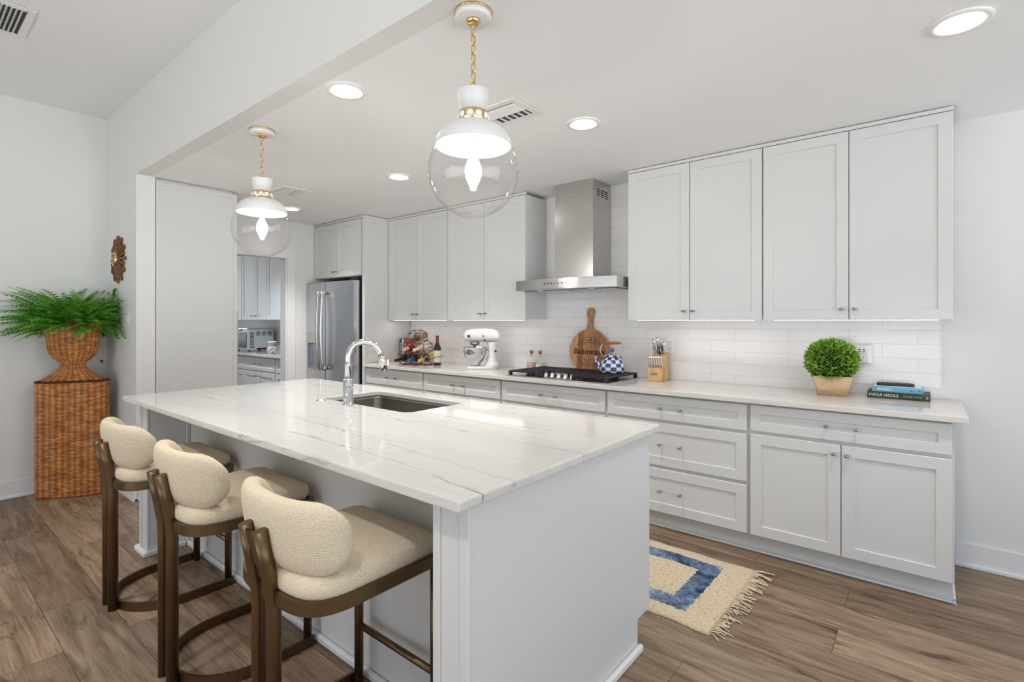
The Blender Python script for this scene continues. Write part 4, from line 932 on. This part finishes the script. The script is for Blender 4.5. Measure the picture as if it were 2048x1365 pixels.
for y_, nm in ((-DP/2, 'front_frame'), (DP/2, 'back_frame')):
    m = MB(); seen = set()
    for cx, cz in cells:
        for i in range(6):
            a, b_ = [(cx+s6*math.cos(PI/6+PI/3*(i+q)), cz+s6*math.sin(PI/6+PI/3*(i+q))) for q in (0, 1)]
            key = tuple(sorted(((round(a[0], 3), round(a[1], 3)), (round(b_[0], 3), round(b_[1], 3)))))
            if key in seen: continue
            seen.add(key); m.tube([(a[0], y_, a[1]+0.004), (b_[0], y_, b_[1]+0.004)], 0.0042, 6)
    m.build(nm, M['copper'], rk)
m = MB(); seen = set()
for cx, cz in cells:
    for i in range(6):
        a = (round(cx+s6*math.cos(PI/6+PI/3*i), 3), round(cz+s6*math.sin(PI/6+PI/3*i), 3))
        if a in seen: continue
        seen.add(a); m.tube([(a[0], -DP/2, a[1]+0.004), (a[0], DP/2, a[1]+0.004)], 0.0042, 6)
m.build('cross_rods', M['copper'], rk)
def racked(ci, label, gl, foil, lab, tilt=0.13, out=0.0):
    cx, cz = cells[ci]; R3 = Matrix.Rotation(RT, 3, 'Z')
    # the bottle axis runs from the base at the back to the neck at the front, dropping a little
    ax_l = Vector((0, -math.cos(tilt), -math.sin(tilt))); base_l = Vector((cx, 0.13-out, cz-s6+0.0625+0.020))
    g = R3 @ base_l; loc = (RK[0]+g.x, RK[1]+g.y, ZC+base_l.z+0.008)
    t = bottle(label, loc, (0, 0, 0), gl, foil, lab, grp='wine bottles lying in the rack')
    q = Vector((0, 0, 1)).rotation_difference(R3 @ ax_l); t.rotation_euler = q.to_euler()
racked(0, 'black wine bottle lying in the lower left cell of the rack', (0.01, 0.012, 0.012), (0.012, 0.012, 0.012), None, out=0.05)
racked(1, 'dark wine bottle with blue foil in the lower middle cell of the rack', (0.012, 0.03, 0.016), (0.015, 0.13, 0.33), (0.62, 0.6, 0.55))
racked(2, 'dark wine bottle with yellow foil in the lower right cell of the rack', (0.016, 0.012, 0.01), (0.72, 0.46, 0.06), (0.85, 0.6, 0.06))
racked(3, 'rose wine bottle with pale pink foil in the middle row left cell', (0.30, 0.02, 0.035), (0.75, 0.5, 0.42), (0.75, 0.62, 0.58))
racked(4, 'white wine bottle with silver white foil in the middle row right cell', (0.55, 0.45, 0.3), (0.72, 0.70, 0.64), (0.8, 0.78, 0.76))
racked(5, 'olive wine bottle with grey foil in the top cell of the rack', (0.09, 0.085, 0.03), (0.11, 0.11, 0.11), (0.30, 0.25, 0.16))
# books standing behind the rack
def sbook(label, x, w_, h_, d_, col, tcol=None):
    t = thing('cookbook', label, 'book', (x, 3.60, ZC), 0, 'cookbooks standing behind the wine rack')
    m = MB(); m.box(0, 0.003, 0, d_, 0, h_).box(w_-0.003, w_, 0, d_, 0, h_).box(0, w_, -0.003, 0, 0, h_); m.build('cover', mat('book_cover', col, 0.45), t)
    MB().box(0.003, w_-0.003, 0.0005, d_-0.005, 0.003, h_-0.004).build('pages', mat('pages', (0.78, 0.75, 0.68), 0.8), t)
    if tcol:
        m = MB(); 
        for k in range(5): m.box(w_*0.3, w_*0.7, -0.0036, -0.003, h_*(0.2+k*0.13), h_*(0.28+k*0.13))
        m.build('spine_marks', mat('spine_marks', tcol, 0.5), t)
sbook('dark green cookbook spine at the left end behind the rack', -4.53, 0.040, 0.25, 0.16, (0.012, 0.12, 0.07), (0.7, 0.75, 0.65))
sbook('thin white cookbook between the green and red spines', -4.488, 0.026, 0.245, 0.16, (0.7, 0.72, 0.76))
sbook('thick red cookbook behind the rose wine bottle', -4.460, 0.055, 0.25, 0.16, (0.42, 0.02, 0.03), (0.75, 0.6, 0.5))
# twisted metal caddy in front of the bottle
cd = thing('twisted_metal_caddy', 'small twisted metal bar on curved glass legs before the upright bottle', 'caddy', (-3.79, 3.41, ZC), math.radians(30))
m = MB(); m.tube([(-0.12+0.24*i/30, 0.006*math.sin(i*0.9), 0.082+0.012*i/30+0.005*math.cos(i*0.9)) for i in range(31)], 0.005, 8, radii=[0.004+0.002*math.sin(i*1.3)**2+(0.003 if i > 21 else 0) for i in range(31)]); m.build('twisted_bar', mat('pewter', (0.36, 0.34, 0.30), 0.35, 1.0), cd)
m = MB()
for s_ in (-1, 1): m.tube([(s_*0.075*math.cos(a)*1.0, 0.02*s_, 0.003+0.074*math.sin(a)) for a in [PI/2*i/8 for i in range(9)]], 0.003, 6)
m.build('curved_legs', M['glass'], cd)

# stand mixer
M['bowlsteel'] = mat('polished_bowl_steel', (0.60, 0.60, 0.61), 0.07, 1.0)
mx = thing('stand_mixer', 'white stand mixer with a polished steel bowl on the counter', 'stand mixer', (-3.225, 3.50, ZC), math.radians(36))
pts = rrect(-0.13, 0.17, -0.095, 0.095, 0.09, 8)
m = MB(); m.rings([[(x, y*(1.0-0.12*(x > 0)), 0) for x, y in pts], [(x, y*(1.0-0.12*(x > 0)), 0.016) for x, y in pts], [(x*0.95+0.004, y*0.9, 0.026) for x, y in pts]]); m.build('base', M['white_metal'], mx)
col = []
for z, xa, xb, hw_ in ((0.02, 0.025, 0.182, 0.080), (0.045, 0.050, 0.166, 0.062), (0.075, 0.066, 0.152, 0.052), (0.12, 0.075, 0.142, 0.046), (0.19, 0.072, 0.145, 0.046), (0.235, 0.055, 0.155, 0.05), (0.25, 0.05, 0.16, 0.05)):
    col.append([((xa+xb)/2+(xb-xa)/2*math.cos(a), hw_*math.sin(a), z) for a in [2*PI*i/24 for i in range(24)]])
MB().rings(col).build('column', M['white_metal'], mx)
hp = [(-0.150, 0.036, 0.0), (-0.145, 0.048, 0.0), (-0.11, 0.060, 0.004), (-0.04, 0.066, 0.006), (0.05, 0.068, 0.006), (0.12, 0.064, 0.004), (0.160, 0.052, 0.0), (0.176, 0.032, -0.004), (0.180, 0.01, -0.006)]
rsx = []
for x, r, dz in hp: rsx.append([(x, r*0.86*math.cos(a), 0.298+dz+r*1.0*math.sin(a)*(1.0 if math.sin(a) > 0 else 0.8)) for a in [2*PI*i/28 for i in range(28)]])
MB().rings(rsx).build('head', M['white_metal'], mx)
m = MB(); m.tube([(-0.150, 0, 0.300), (-0.168, 0, 0.300)], 0.020, 18); m.build('attachment_hub', M['chrome'], mx)
m = MB(); m.box(-0.118, 0.165, -0.0625, 0.0625, 0.272, 0.279); m.build('trim_band', M['steel'], mx, bevel=0.002)
m = MB(); m.tube([(-0.105, -0.060, 0.305), (-0.105, -0.072, 0.305)], 0.012, 12).tube([(0.03, -0.060, 0.305), (0.03, -0.072, 0.305)], 0.007, 10).tube([(0.045, -0.055, 0.268), (0.045, -0.072, 0.262)], 0.009, 10).tube([(0.142, -0.03, 0.165), (0.142, -0.058, 0.165)], 0.009, 10); m.build('control_knob', M['black'], mx)
MB().lathe([(0.040, 0.250), (0.046, 0.245), (0.046, 0.225), (0.030, 0.218), (0.012, 0.214), (0.012, 0.17), (0.001, 0.17)], 24, c=(-0.055, 0, 0)).build('planetary', M['steel'], mx)
MB().lathe([(0.045, 0.03), (0.048, 0.034), (0.044, 0.044), (0.070, 0.068), (0.094, 0.105), (0.105, 0.150), (0.108, 0.198), (0.112, 0.202), (0.106, 0.202), (0.102, 0.150), (0.09, 0.107), (0.06, 0.066), (0.001, 0.05)], 40, c=(-0.055, 0, 0)).build('bowl', M['bowlsteel'], mx)
MB().tube([(-0.055+0.10, 0.03, 0.185)]+[(-0.055+0.105+0.05*math.sin(a)*0.4, 0.035+0.03*math.sin(a), 0.185-0.10*i/8) for i, a in enumerate([PI*i/8 for i in range(9)])], 0.005, 8).build('bowl_handle', M['chrome'], mx)

# small corked bottles left of the board
def oil(label, x, y, lab):
    t = thing('corked_bottle', label, 'bottle', (x, y, ZC), 0, 'corked oil bottles')
    MB().lathe([(0.036, 0), (0.04, 0.005), (0.04, 0.075), (0.032, 0.10), (0.014, 0.118), (0.013, 0.145), (0.016, 0.148), (0.016, 0.155)], 24, cap1=False).build('glass_body', M['glass'], t)
    MB().lathe([(0.0365, 0.004), (0.0365, 0.055), (0.001, 0.056)], 20).build('liquid', mat('pale_oil', (0.75, 0.73, 0.66), 0.3), t)
    MB().lathe([(0.012, 0.142), (0.013, 0.158), (0.018, 0.160), (0.018, 0.175), (0.001, 0.177)], 18).build('cork', M['cork'], t)
    MB().lathe([(0.0405, 0.02), (0.0405, 0.062)], 24, cap0=False, cap1=False).build('paper_label', lab, t)
    MB().tube([(0.0165*math.cos(2*PI*i/12), 0.0165*math.sin(2*PI*i/12), 0.128) for i in range(12)], 0.0018, 5, closed=True).build('twine', M['cork'], t)
oil('left corked glass bottle with a pink patterned label by the tiled wall', -2.80, 3.715, leaf('pink_print', (0.45, 0.12, 0.14), (0.82, 0.74, 0.70), 70))
oil('right corked glass bottle with a plain cream label by the tiled wall', -2.705, 3.72, mat('cream_label', (0.72, 0.70, 0.63), 0.6))

# round paddle board
bd = thing('cutting_board', 'round wooden paddle board with engraved lettering leaning on the tile', 'cutting board', (-2.212, 3.712, ZC))
lean = math.radians(6.0)
RB = 0.185; out = []
ZB = 0.190
# outline in (x, z): the disc from one side of the neck round to the other, then the handle
a0 = math.asin(0.047/RB)
disc = [(RB*math.sin(a), ZB+RB*math.cos(a)) for a in [a0+(2*PI-2*a0)*i/60 for i in range(61)]]
hR = [(0.040, 0.3755), (0.031, 0.384), (0.026, 0.398), (0.0235, 0.42), (0.0225, 0.445), (0.026, 0.475), (0.033, 0.505), (0.036, 0.523), (0.031, 0.543), (0.016, 0.556), (0.0, 0.559)]; hL = [(-x, z) for x, z in hR[::-1]][1:]
outl = disc+[(-x, z) for x, z in hR][:-1]+[(hR[-1][0], hR[-1][1])]+hR[::-1][1:]
hole = [(0.0125*math.cos(a), 0.50+0.026*math.sin(a)) for a in [2*PI*i/20 for i in range(20)]]
mb_ = slab_hole(outl, hole, -0.009, 0.009)
LM = Matrix.Rotation(-lean, 4, 'X') @ UP
ob = mb_.build('board', M['board'], bd, xf=LM @ Matrix.Translation((0, 0, 0)), bevel=0.0)
bvm = ob.modifiers.new('bevel', 'BEVEL'); bvm.width = 0.003; bvm.segments = 2; bvm.limit_method = 'ANGLE'; bvm.angle_limit = math.radians(50)
tx = MB(); FZ = Matrix.Translation((0, 0, 0.0094))
text_mb('Babineaux', 0.068, 0.0006, tx, LM @ FZ @ Matrix.Translation((0.008, ZB-0.004, 0)), shear=0.15, spacing=1.08, bold=0.0012)
def curved(txt, r, a_mid, size, step, top=True):
    for i, ch in enumerate(txt):
        a = a_mid+(-(i-(len(txt)-1)/2)*step if top else (i-(len(txt)-1)/2)*step)
        x, z = r*math.cos(a), ZB+r*math.sin(a); rot_ = a-PI/2 if top else a+PI/2
        if ch != ' ': text_mb(ch, size, 0.0006, tx, LM @ FZ @ Matrix.Translation((x, z, 0)) @ Matrix.Rotation(rot_, 4, 'Z'))
curved('Lindsey & Paul', 0.100, PI/2, 0.026, 0.155)
def arcline(r, a, b):
    v = [(r*math.cos(a+(b-a)*i/40), ZB+r*math.sin(a+(b-a)*i/40)) for i in range(41)]; u = [((r-0.0035)*math.cos(a+(b-a)*i/40), ZB+(r-0.0035)*math.sin(a+(b-a)*i/40)) for i in range(41)]
    vs = [tuple(LM @ Vector((x, z, 0.0096))) for x, z in v+u]; tx.add(vs, [(i, i+1, 42+i, 41+i) for i in range(40)])
arcline(0.122, 0.3, PI-0.3); arcline(0.122, PI+0.3, 2*PI-0.3); arcline(0.078, 0.55, PI-0.55); arcline(0.078, PI+0.6, 2*PI-0.6)
for i in range(13):
    a = -PI/2+(i-6)*0.155; r0, r1 = 0.093, 0.108 if i % 3 else 0.112
    vs = [tuple(LM @ Vector((r*math.cos(a+da), ZB+r*math.sin(a+da), 0.0096))) for r, da in ((r0, -0.03), (r0, 0.0), (r1, 0.02), (r1, -0.01))]; tx.add(vs, [(0, 1, 2, 3)])
tx.build('engraved_lettering', M['burn'], bd)

# kettle
kt = thing('tea_kettle', 'blue and white checked enamel kettle with wooden handle on the cooktop grate', 'kettle', (-1.90, 3.56, 0.9142+0.0442), math.radians(36))
kp = [(0.080, 0), (0.092, 0.004), (0.098, 0.02), (0.097, 0.045), (0.088, 0.075), (0.072, 0.10), (0.056, 0.116), (0.052, 0.120)]
MB().lathe(kp, 48, uvk=(14.0, 34.0)).build('body', M['checks'], kt)
MB().lathe([(0.064, 0.121), (0.063, 0.127), (0.050, 0.138), (0.028, 0.146), (0.012, 0.149), (0.001, 0.149)], 36, uvk=(12.0, 40.0)).build('lid', M['checks'], kt)
m = MB(); m.lathe([(0.012, 0.149), (0.014, 0.155), (0.007, 0.160)], 20, mi=0); m.sphere((0, 0, 0.174), 0.017, 16, 10, mi=1); m.build('lid_knob', [M['brass'], mat('blue_glaze', (0.07, 0.13, 0.38), 0.12)], kt)
sp_ = [(-0.085, 0, 0.035), (-0.108, 0, 0.055), (-0.118, 0, 0.085), (-0.128, 0, 0.11), (-0.136, 0, 0.122)]
MB().tube(sp_, 0.015, 16, radii=[0.022, 0.018, 0.014, 0.011, 0.010], uvk=(4.0, 1.0)).build('spout', M['checks'], kt)
arcp = [(-0.062, 0, 0.110), (-0.076, 0, 0.128), (-0.090, 0, 0.152), (-0.094, 0, 0.178), (-0.084, 0, 0.206), (-0.064, 0, 0.227)]
MB().tube(arcp, 0.0035, 8).build('handle_wire', M['steel'], kt); MB().tube([(-x, y, z) for x, y, z in arcp], 0.0035, 8).build('handle_wire', M['steel'], kt)
gm = Matrix.Translation((0, 0, 0.228)) @ Matrix.Rotation(PI/2, 4, 'Y')
MB().lathe([(0.004, -0.068), (0.008, -0.064), (0.0065, -0.058), (0.0105, -0.052), (0.0115, -0.02), (0.0095, -0.003), (0.0095, 0.003), (0.0115, 0.02), (0.0105, 0.052), (0.0065, 0.058), (0.008, 0.064), (0.004, 0.068)], 16, mtx=gm).build('wooden_grip', M['grip'], kt)

# knife block with its knives
KR = math.radians(9); KL = Vector((-1.565, 3.655, ZC))
kb = thing('knife_block', 'pale wood knife block holding steel handled knives on the counter', 'knife block', KL, KR)
m = MB()
def sideprism(mb, poly, x0, x1): mb.rings([[(x0, y, z) for y, z in poly], [(x1, y, z) for y, z in poly]], smooth=False)
sideprism(m, [(-0.030, 0), (0.100, 0), (0.062, 0.212), (-0.018, 0.176)], -0.046, 0.056); m.build('main_block', M['maple'], kb, bevel=0.003)
m = MB(); sideprism(m, [(-0.085, 0), (-0.031, 0), (-0.026, 0.098), (-0.080, 0.098)], -0.062, 0.046); m.build('steak_knife_tier', M['maple'], kb, bevel=0.003)
MB().box(-0.034, 0.010, -0.0862, -0.0828, 0.048, 0.062).build('badge', mat('pewter_badge', (0.25, 0.24, 0.22), 0.4, 0.8), kb, bevel=0.001)
def knife(label, x, y, z, ln, r, tilt, cat='knife', grp='knives in the block', name='kitchen_knife'):
    R3 = Matrix.Rotation(KR, 3, 'Z'); g = R3 @ Vector((x, y, 0)); t = thing(name, label, cat, (KL.x+g.x, KL.y+g.y, KL.z+z), KR, grp)
    d = Vector((0, -math.sin(tilt), math.cos(tilt))); P_ = lambda s: tuple(d*s)
    MB().tube([P_(0.006), P_(ln*0.3), P_(ln*0.75), P_(ln)], r, 12, flat=0.7, up=(1, 0, 0), radii=[r*0.8, r, r*0.92, r*1.12]).build('handle', M['chrome'], t)
    MB().tube([P_(0.0), P_(0.008)], r*1.05, 10, flat=0.6, up=(1, 0, 0)).build('bolster', M['steel'], t)
    return t
od = ['first', 'second', 'third', 'fourth', 'fifth', 'sixth']
for i in range(6): knife('steel handled steak knife in the low front tier, %s from the left' % od[i], -0.050+0.0175*i, -0.057, 0.0985, 0.095, 0.0078, 0.40, grp='steak knives in the front tier', name='steak_knife')
for (x, y, ln, r, lab) in ((-0.032, 0.018, 0.115, 0.010, 'steel handled knife at the left of the tall block'), (-0.006, 0.030, 0.125, 0.010, 'steel handled knife at the top middle of the block'), (0.036, 0.02, 0.095, 0.013, 'broad steel handled chef knife at the right of the block'), (0.018, 0.036, 0.105, 0.009, 'slim steel handled knife behind the chef knife')):
    knife(lab, x, y, 0.176+(y+0.018)/0.080*0.036+0.003, ln, r*1.15, 0.36)
R3 = Matrix.Rotation(KR, 3, 'Z'); g = R3 @ Vector((0.008, 0.003, 0)); sc_ = thing('kitchen_scissors', 'kitchen scissors with black loop handles standing in the knife block', 'scissors', (KL.x+g.x, KL.y+g.y, KL.z+0.188), KR)
for s_ in (-1, 1):
    MB().tube([(s_*0.009+0.008*math.cos(2*PI*k/16), -0.014, 0.040+0.021*math.sin(2*PI*k/16)) for k in range(16)], 0.003, 6, closed=True).build('loop', M['black'], sc_)
MB().tube([(0, -0.004, 0.0), (0, -0.012, 0.020)], 0.006, 8).build('shank', M['black'], sc_)

# outlets on the tile
def outlet(label, x, z):
    t = thing('wall_outlet', label, 'outlet', (x, YW-0.0095, z), 0, 'outlets in the backsplash')
    MB().box(-0.036, 0.036, -0.006, -0.0002, -0.058, 0.058).build('plate', M['plastic'], t, bevel=0.002)
    m = MB()
    for zz in (-0.022, 0.022):
        m.box(-0.011, -0.008, -0.0066, -0.006, zz-0.004, zz+0.008).box(0.008, 0.011, -0.0066, -0.006, zz-0.004, zz+0.008).box(-0.003, 0.003, -0.0066, -0.006, zz-0.013, zz-0.008)
    m.build('slots', M['black'], t)
outlet('white wall outlet right of the knife block', -1.530, 1.170); outlet('white wall outlet left of the stand mixer', -3.745, 1.11)
ad = thing('outlet_extender', 'white plug-in outlet extender on the tile behind the topiary', 'outlet', (-0.318, YW-0.0095, 1.158))
m = MB(); m.rings([[(-0.056, -0.0003, -0.060), (0.056, -0.0003, -0.060), (0.056, -0.0003, 0.060), (-0.056, -0.0003, 0.060)], [(-0.056, -0.018, -0.060), (0.056, -0.018, -0.060), (0.056, -0.018, 0.060), (-0.056, -0.018, 0.060)], [(-0.034, -0.040, -0.052), (0.034, -0.040, -0.052), (0.034, -0.040, 0.052), (-0.034, -0.040, 0.052)]], smooth=False); m.build('body', M['plastic'], ad, bevel=0.002)
m = MB()
for z in (0.026, 0.013): m.box(-0.016, -0.004, -0.0408, -0.0398, z-0.002, z+0.003).box(0.006, 0.018, -0.0408, -0.0398, z-0.002, z+0.003)
for z in (-0.022,): m.box(-0.009, -0.006, -0.0408, -0.0398, z-0.004, z+0.006).box(0.008, 0.011, -0.0408, -0.0398, z-0.004, z+0.006).box(-0.001, 0.004, -0.0408, -0.0398, z-0.016, z-0.010)
m.box(-0.001, 0.004, -0.0408, -0.0398, -0.002, 0.003); m.build('sockets', M['black'], ad)

# topiary
tp = thing('potted_topiary', 'round boxwood ball in a blond tapered wooden pot on the counter', 'potted plant', (-0.455, 3.592, ZC), math.radians(12))
def sq(h, z): return [(x, y, z) for x, y in rrect(-h, h, -h*0.9, h*0.9, 0.006, 3)]
MB().rings([sq(0.071, 0), sq(0.100, 0.118), sq(0.094, 0.118), sq(0.086, 0.10)]).build('pot', M['potwood'], tp)
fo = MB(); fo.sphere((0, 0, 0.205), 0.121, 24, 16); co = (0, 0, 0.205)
random.seed(3); lf = MB(); rb = 0.124
for k in range(3200):
    z = 1-2*(k+0.5)/3200; 
    if z < -0.80: continue
    th = k*2.399963+random.uniform(-0.1, 0.1); q = math.sqrt(1-z*z); nrm = Vector((q*math.cos(th), q*math.sin(th), z*0.93))
    c0 = Vector(co)+nrm*(rb*random.uniform(0.88, 1.05)); d = (nrm+Vector((random.uniform(-.6, .6), random.uniform(-.6, .6), random.uniform(-.2, .9)))).normalized()
    sd = d.cross(Vector((random.uniform(-1, 1), random.uniform(-1, 1), random.uniform(-1, 1)))).normalized(); ln = random.uniform(0.016, 0.030); wd = ln*0.25
    up_ = d.cross(sd)*0.003
    lf.add([tuple(c0), tuple(c0+d*ln*0.45+sd*wd+up_), tuple(c0+d*ln), tuple(c0+d*ln*0.45-sd*wd+up_), tuple(c0+d*ln*0.5)], [(0, 1, 4), (1, 2, 4), (2, 3, 4), (3, 0, 4)], True)
fo.build('leafy_core', M['boxdark'], tp); lf.build('foliage', M['box'], tp)

# coffee-table books and remote
def fbook(label, loc, rz, w_, d_, h_, col, rough=0.4):
    t = thing('book', label, 'book', loc, rz, 'books stacked at the counter end')
    m = MB(); m.box(-w_/2, w_/2, -d_/2, d_/2, 0, 0.0025).box(-w_/2, w_/2, -d_/2, d_/2, h_-0.0025, h_).box(-w_/2, w_/2, -d_/2-0.002, -d_/2+0.0005, 0, h_)
    m.build('cover', col, t, bevel=0.0007)
    MB().box(-w_/2+0.004, w_/2-0.004, -d_/2+0.001, d_/2-0.004, 0.0026, h_-0.0026).build('pages', mat('book_pages', (0.80, 0.78, 0.73), 0.8), t)
    return t
gm_ = leaf('dark_leaf_print', (0.022, 0.032, 0.022), (0.07, 0.095, 0.06), 60)
b1 = fbook('thick dark green book with white spine lettering, bottom of the stack', (-0.137, 3.735, ZC), 0, 0.285, 0.23, 0.036, gm_)
tx = MB(); M['ink'] = mat('white_print', (0.80, 0.80, 0.76), 0.5)
T = lambda x, z, y: Matrix.Translation((x, y, z)) @ UP
text_mb('INDIA HICKS', 0.0215, 0.0006, tx, T(-0.066, 0.018, -0.1175), spacing=1.12, bold=0.0002); text_mb('ISLAND STYLE', 0.010, 0.0006, tx, T(0.065, 0.018, -0.1175), spacing=1.3); tx.tube([(0.128+0.0065*math.cos(a)*(1-a/11), -0.1176, 0.018+0.010*math.sin(a)*(1-a/11)) for a in [0.4*i for i in range(21)]], 0.0009, 6)
tx.build('spine_lettering', M['ink'], b1)
b2 = fbook('light blue book resting on the dark green one', (-0.142, 3.735, ZC+0.0362), 0, 0.234, 0.19, 0.031, mat('sky_blue_cover', (0.17, 0.45, 0.62), 0.4))
tx = MB(); text_mb('domino', 0.022, 0.0006, tx, T(-0.058, 0.015, -0.0975), bold=0.0006); tx.build('spine_lettering', M['ink'], b2)
tx = MB(); [tx.box(0.062+q*0.011, 0.069+q*0.011, -0.0979, -0.0972, 0.010+0.002*(q % 2), 0.018-0.002*(q % 3)) for q in range(5) if q != 2]; tx.build('publisher_mark', mat('blue_print', (0.03, 0.13, 0.26), 0.5), b2)
MB().box(-0.112, 0.112, -0.092, 0.092, 0.0310, 0.0316).build('cover_sheet', M['plastic'], b2)
rm = thing('remote_control', 'black remote control lying on the light blue book', 'remote control', (-0.152, 3.70, ZC+0.0362+0.0318), math.radians(4))
MB().prism(rrect(-0.088, 0.088, -0.022, 0.022, 0.012, 4), 0, 0.016).build('body', M['black'], rm, bevel=0.004)
m = MB()
for i in range(13):
    for j in range(3):
        if i not in (0,): m.box(-0.074+i*0.0115, -0.067+i*0.0115, -0.013+j*0.0105, -0.007+j*0.0105, 0.0155, 0.0185)
m.build('buttons', mat('grey_rubber', (0.10, 0.10, 0.10), 0.6), rm)
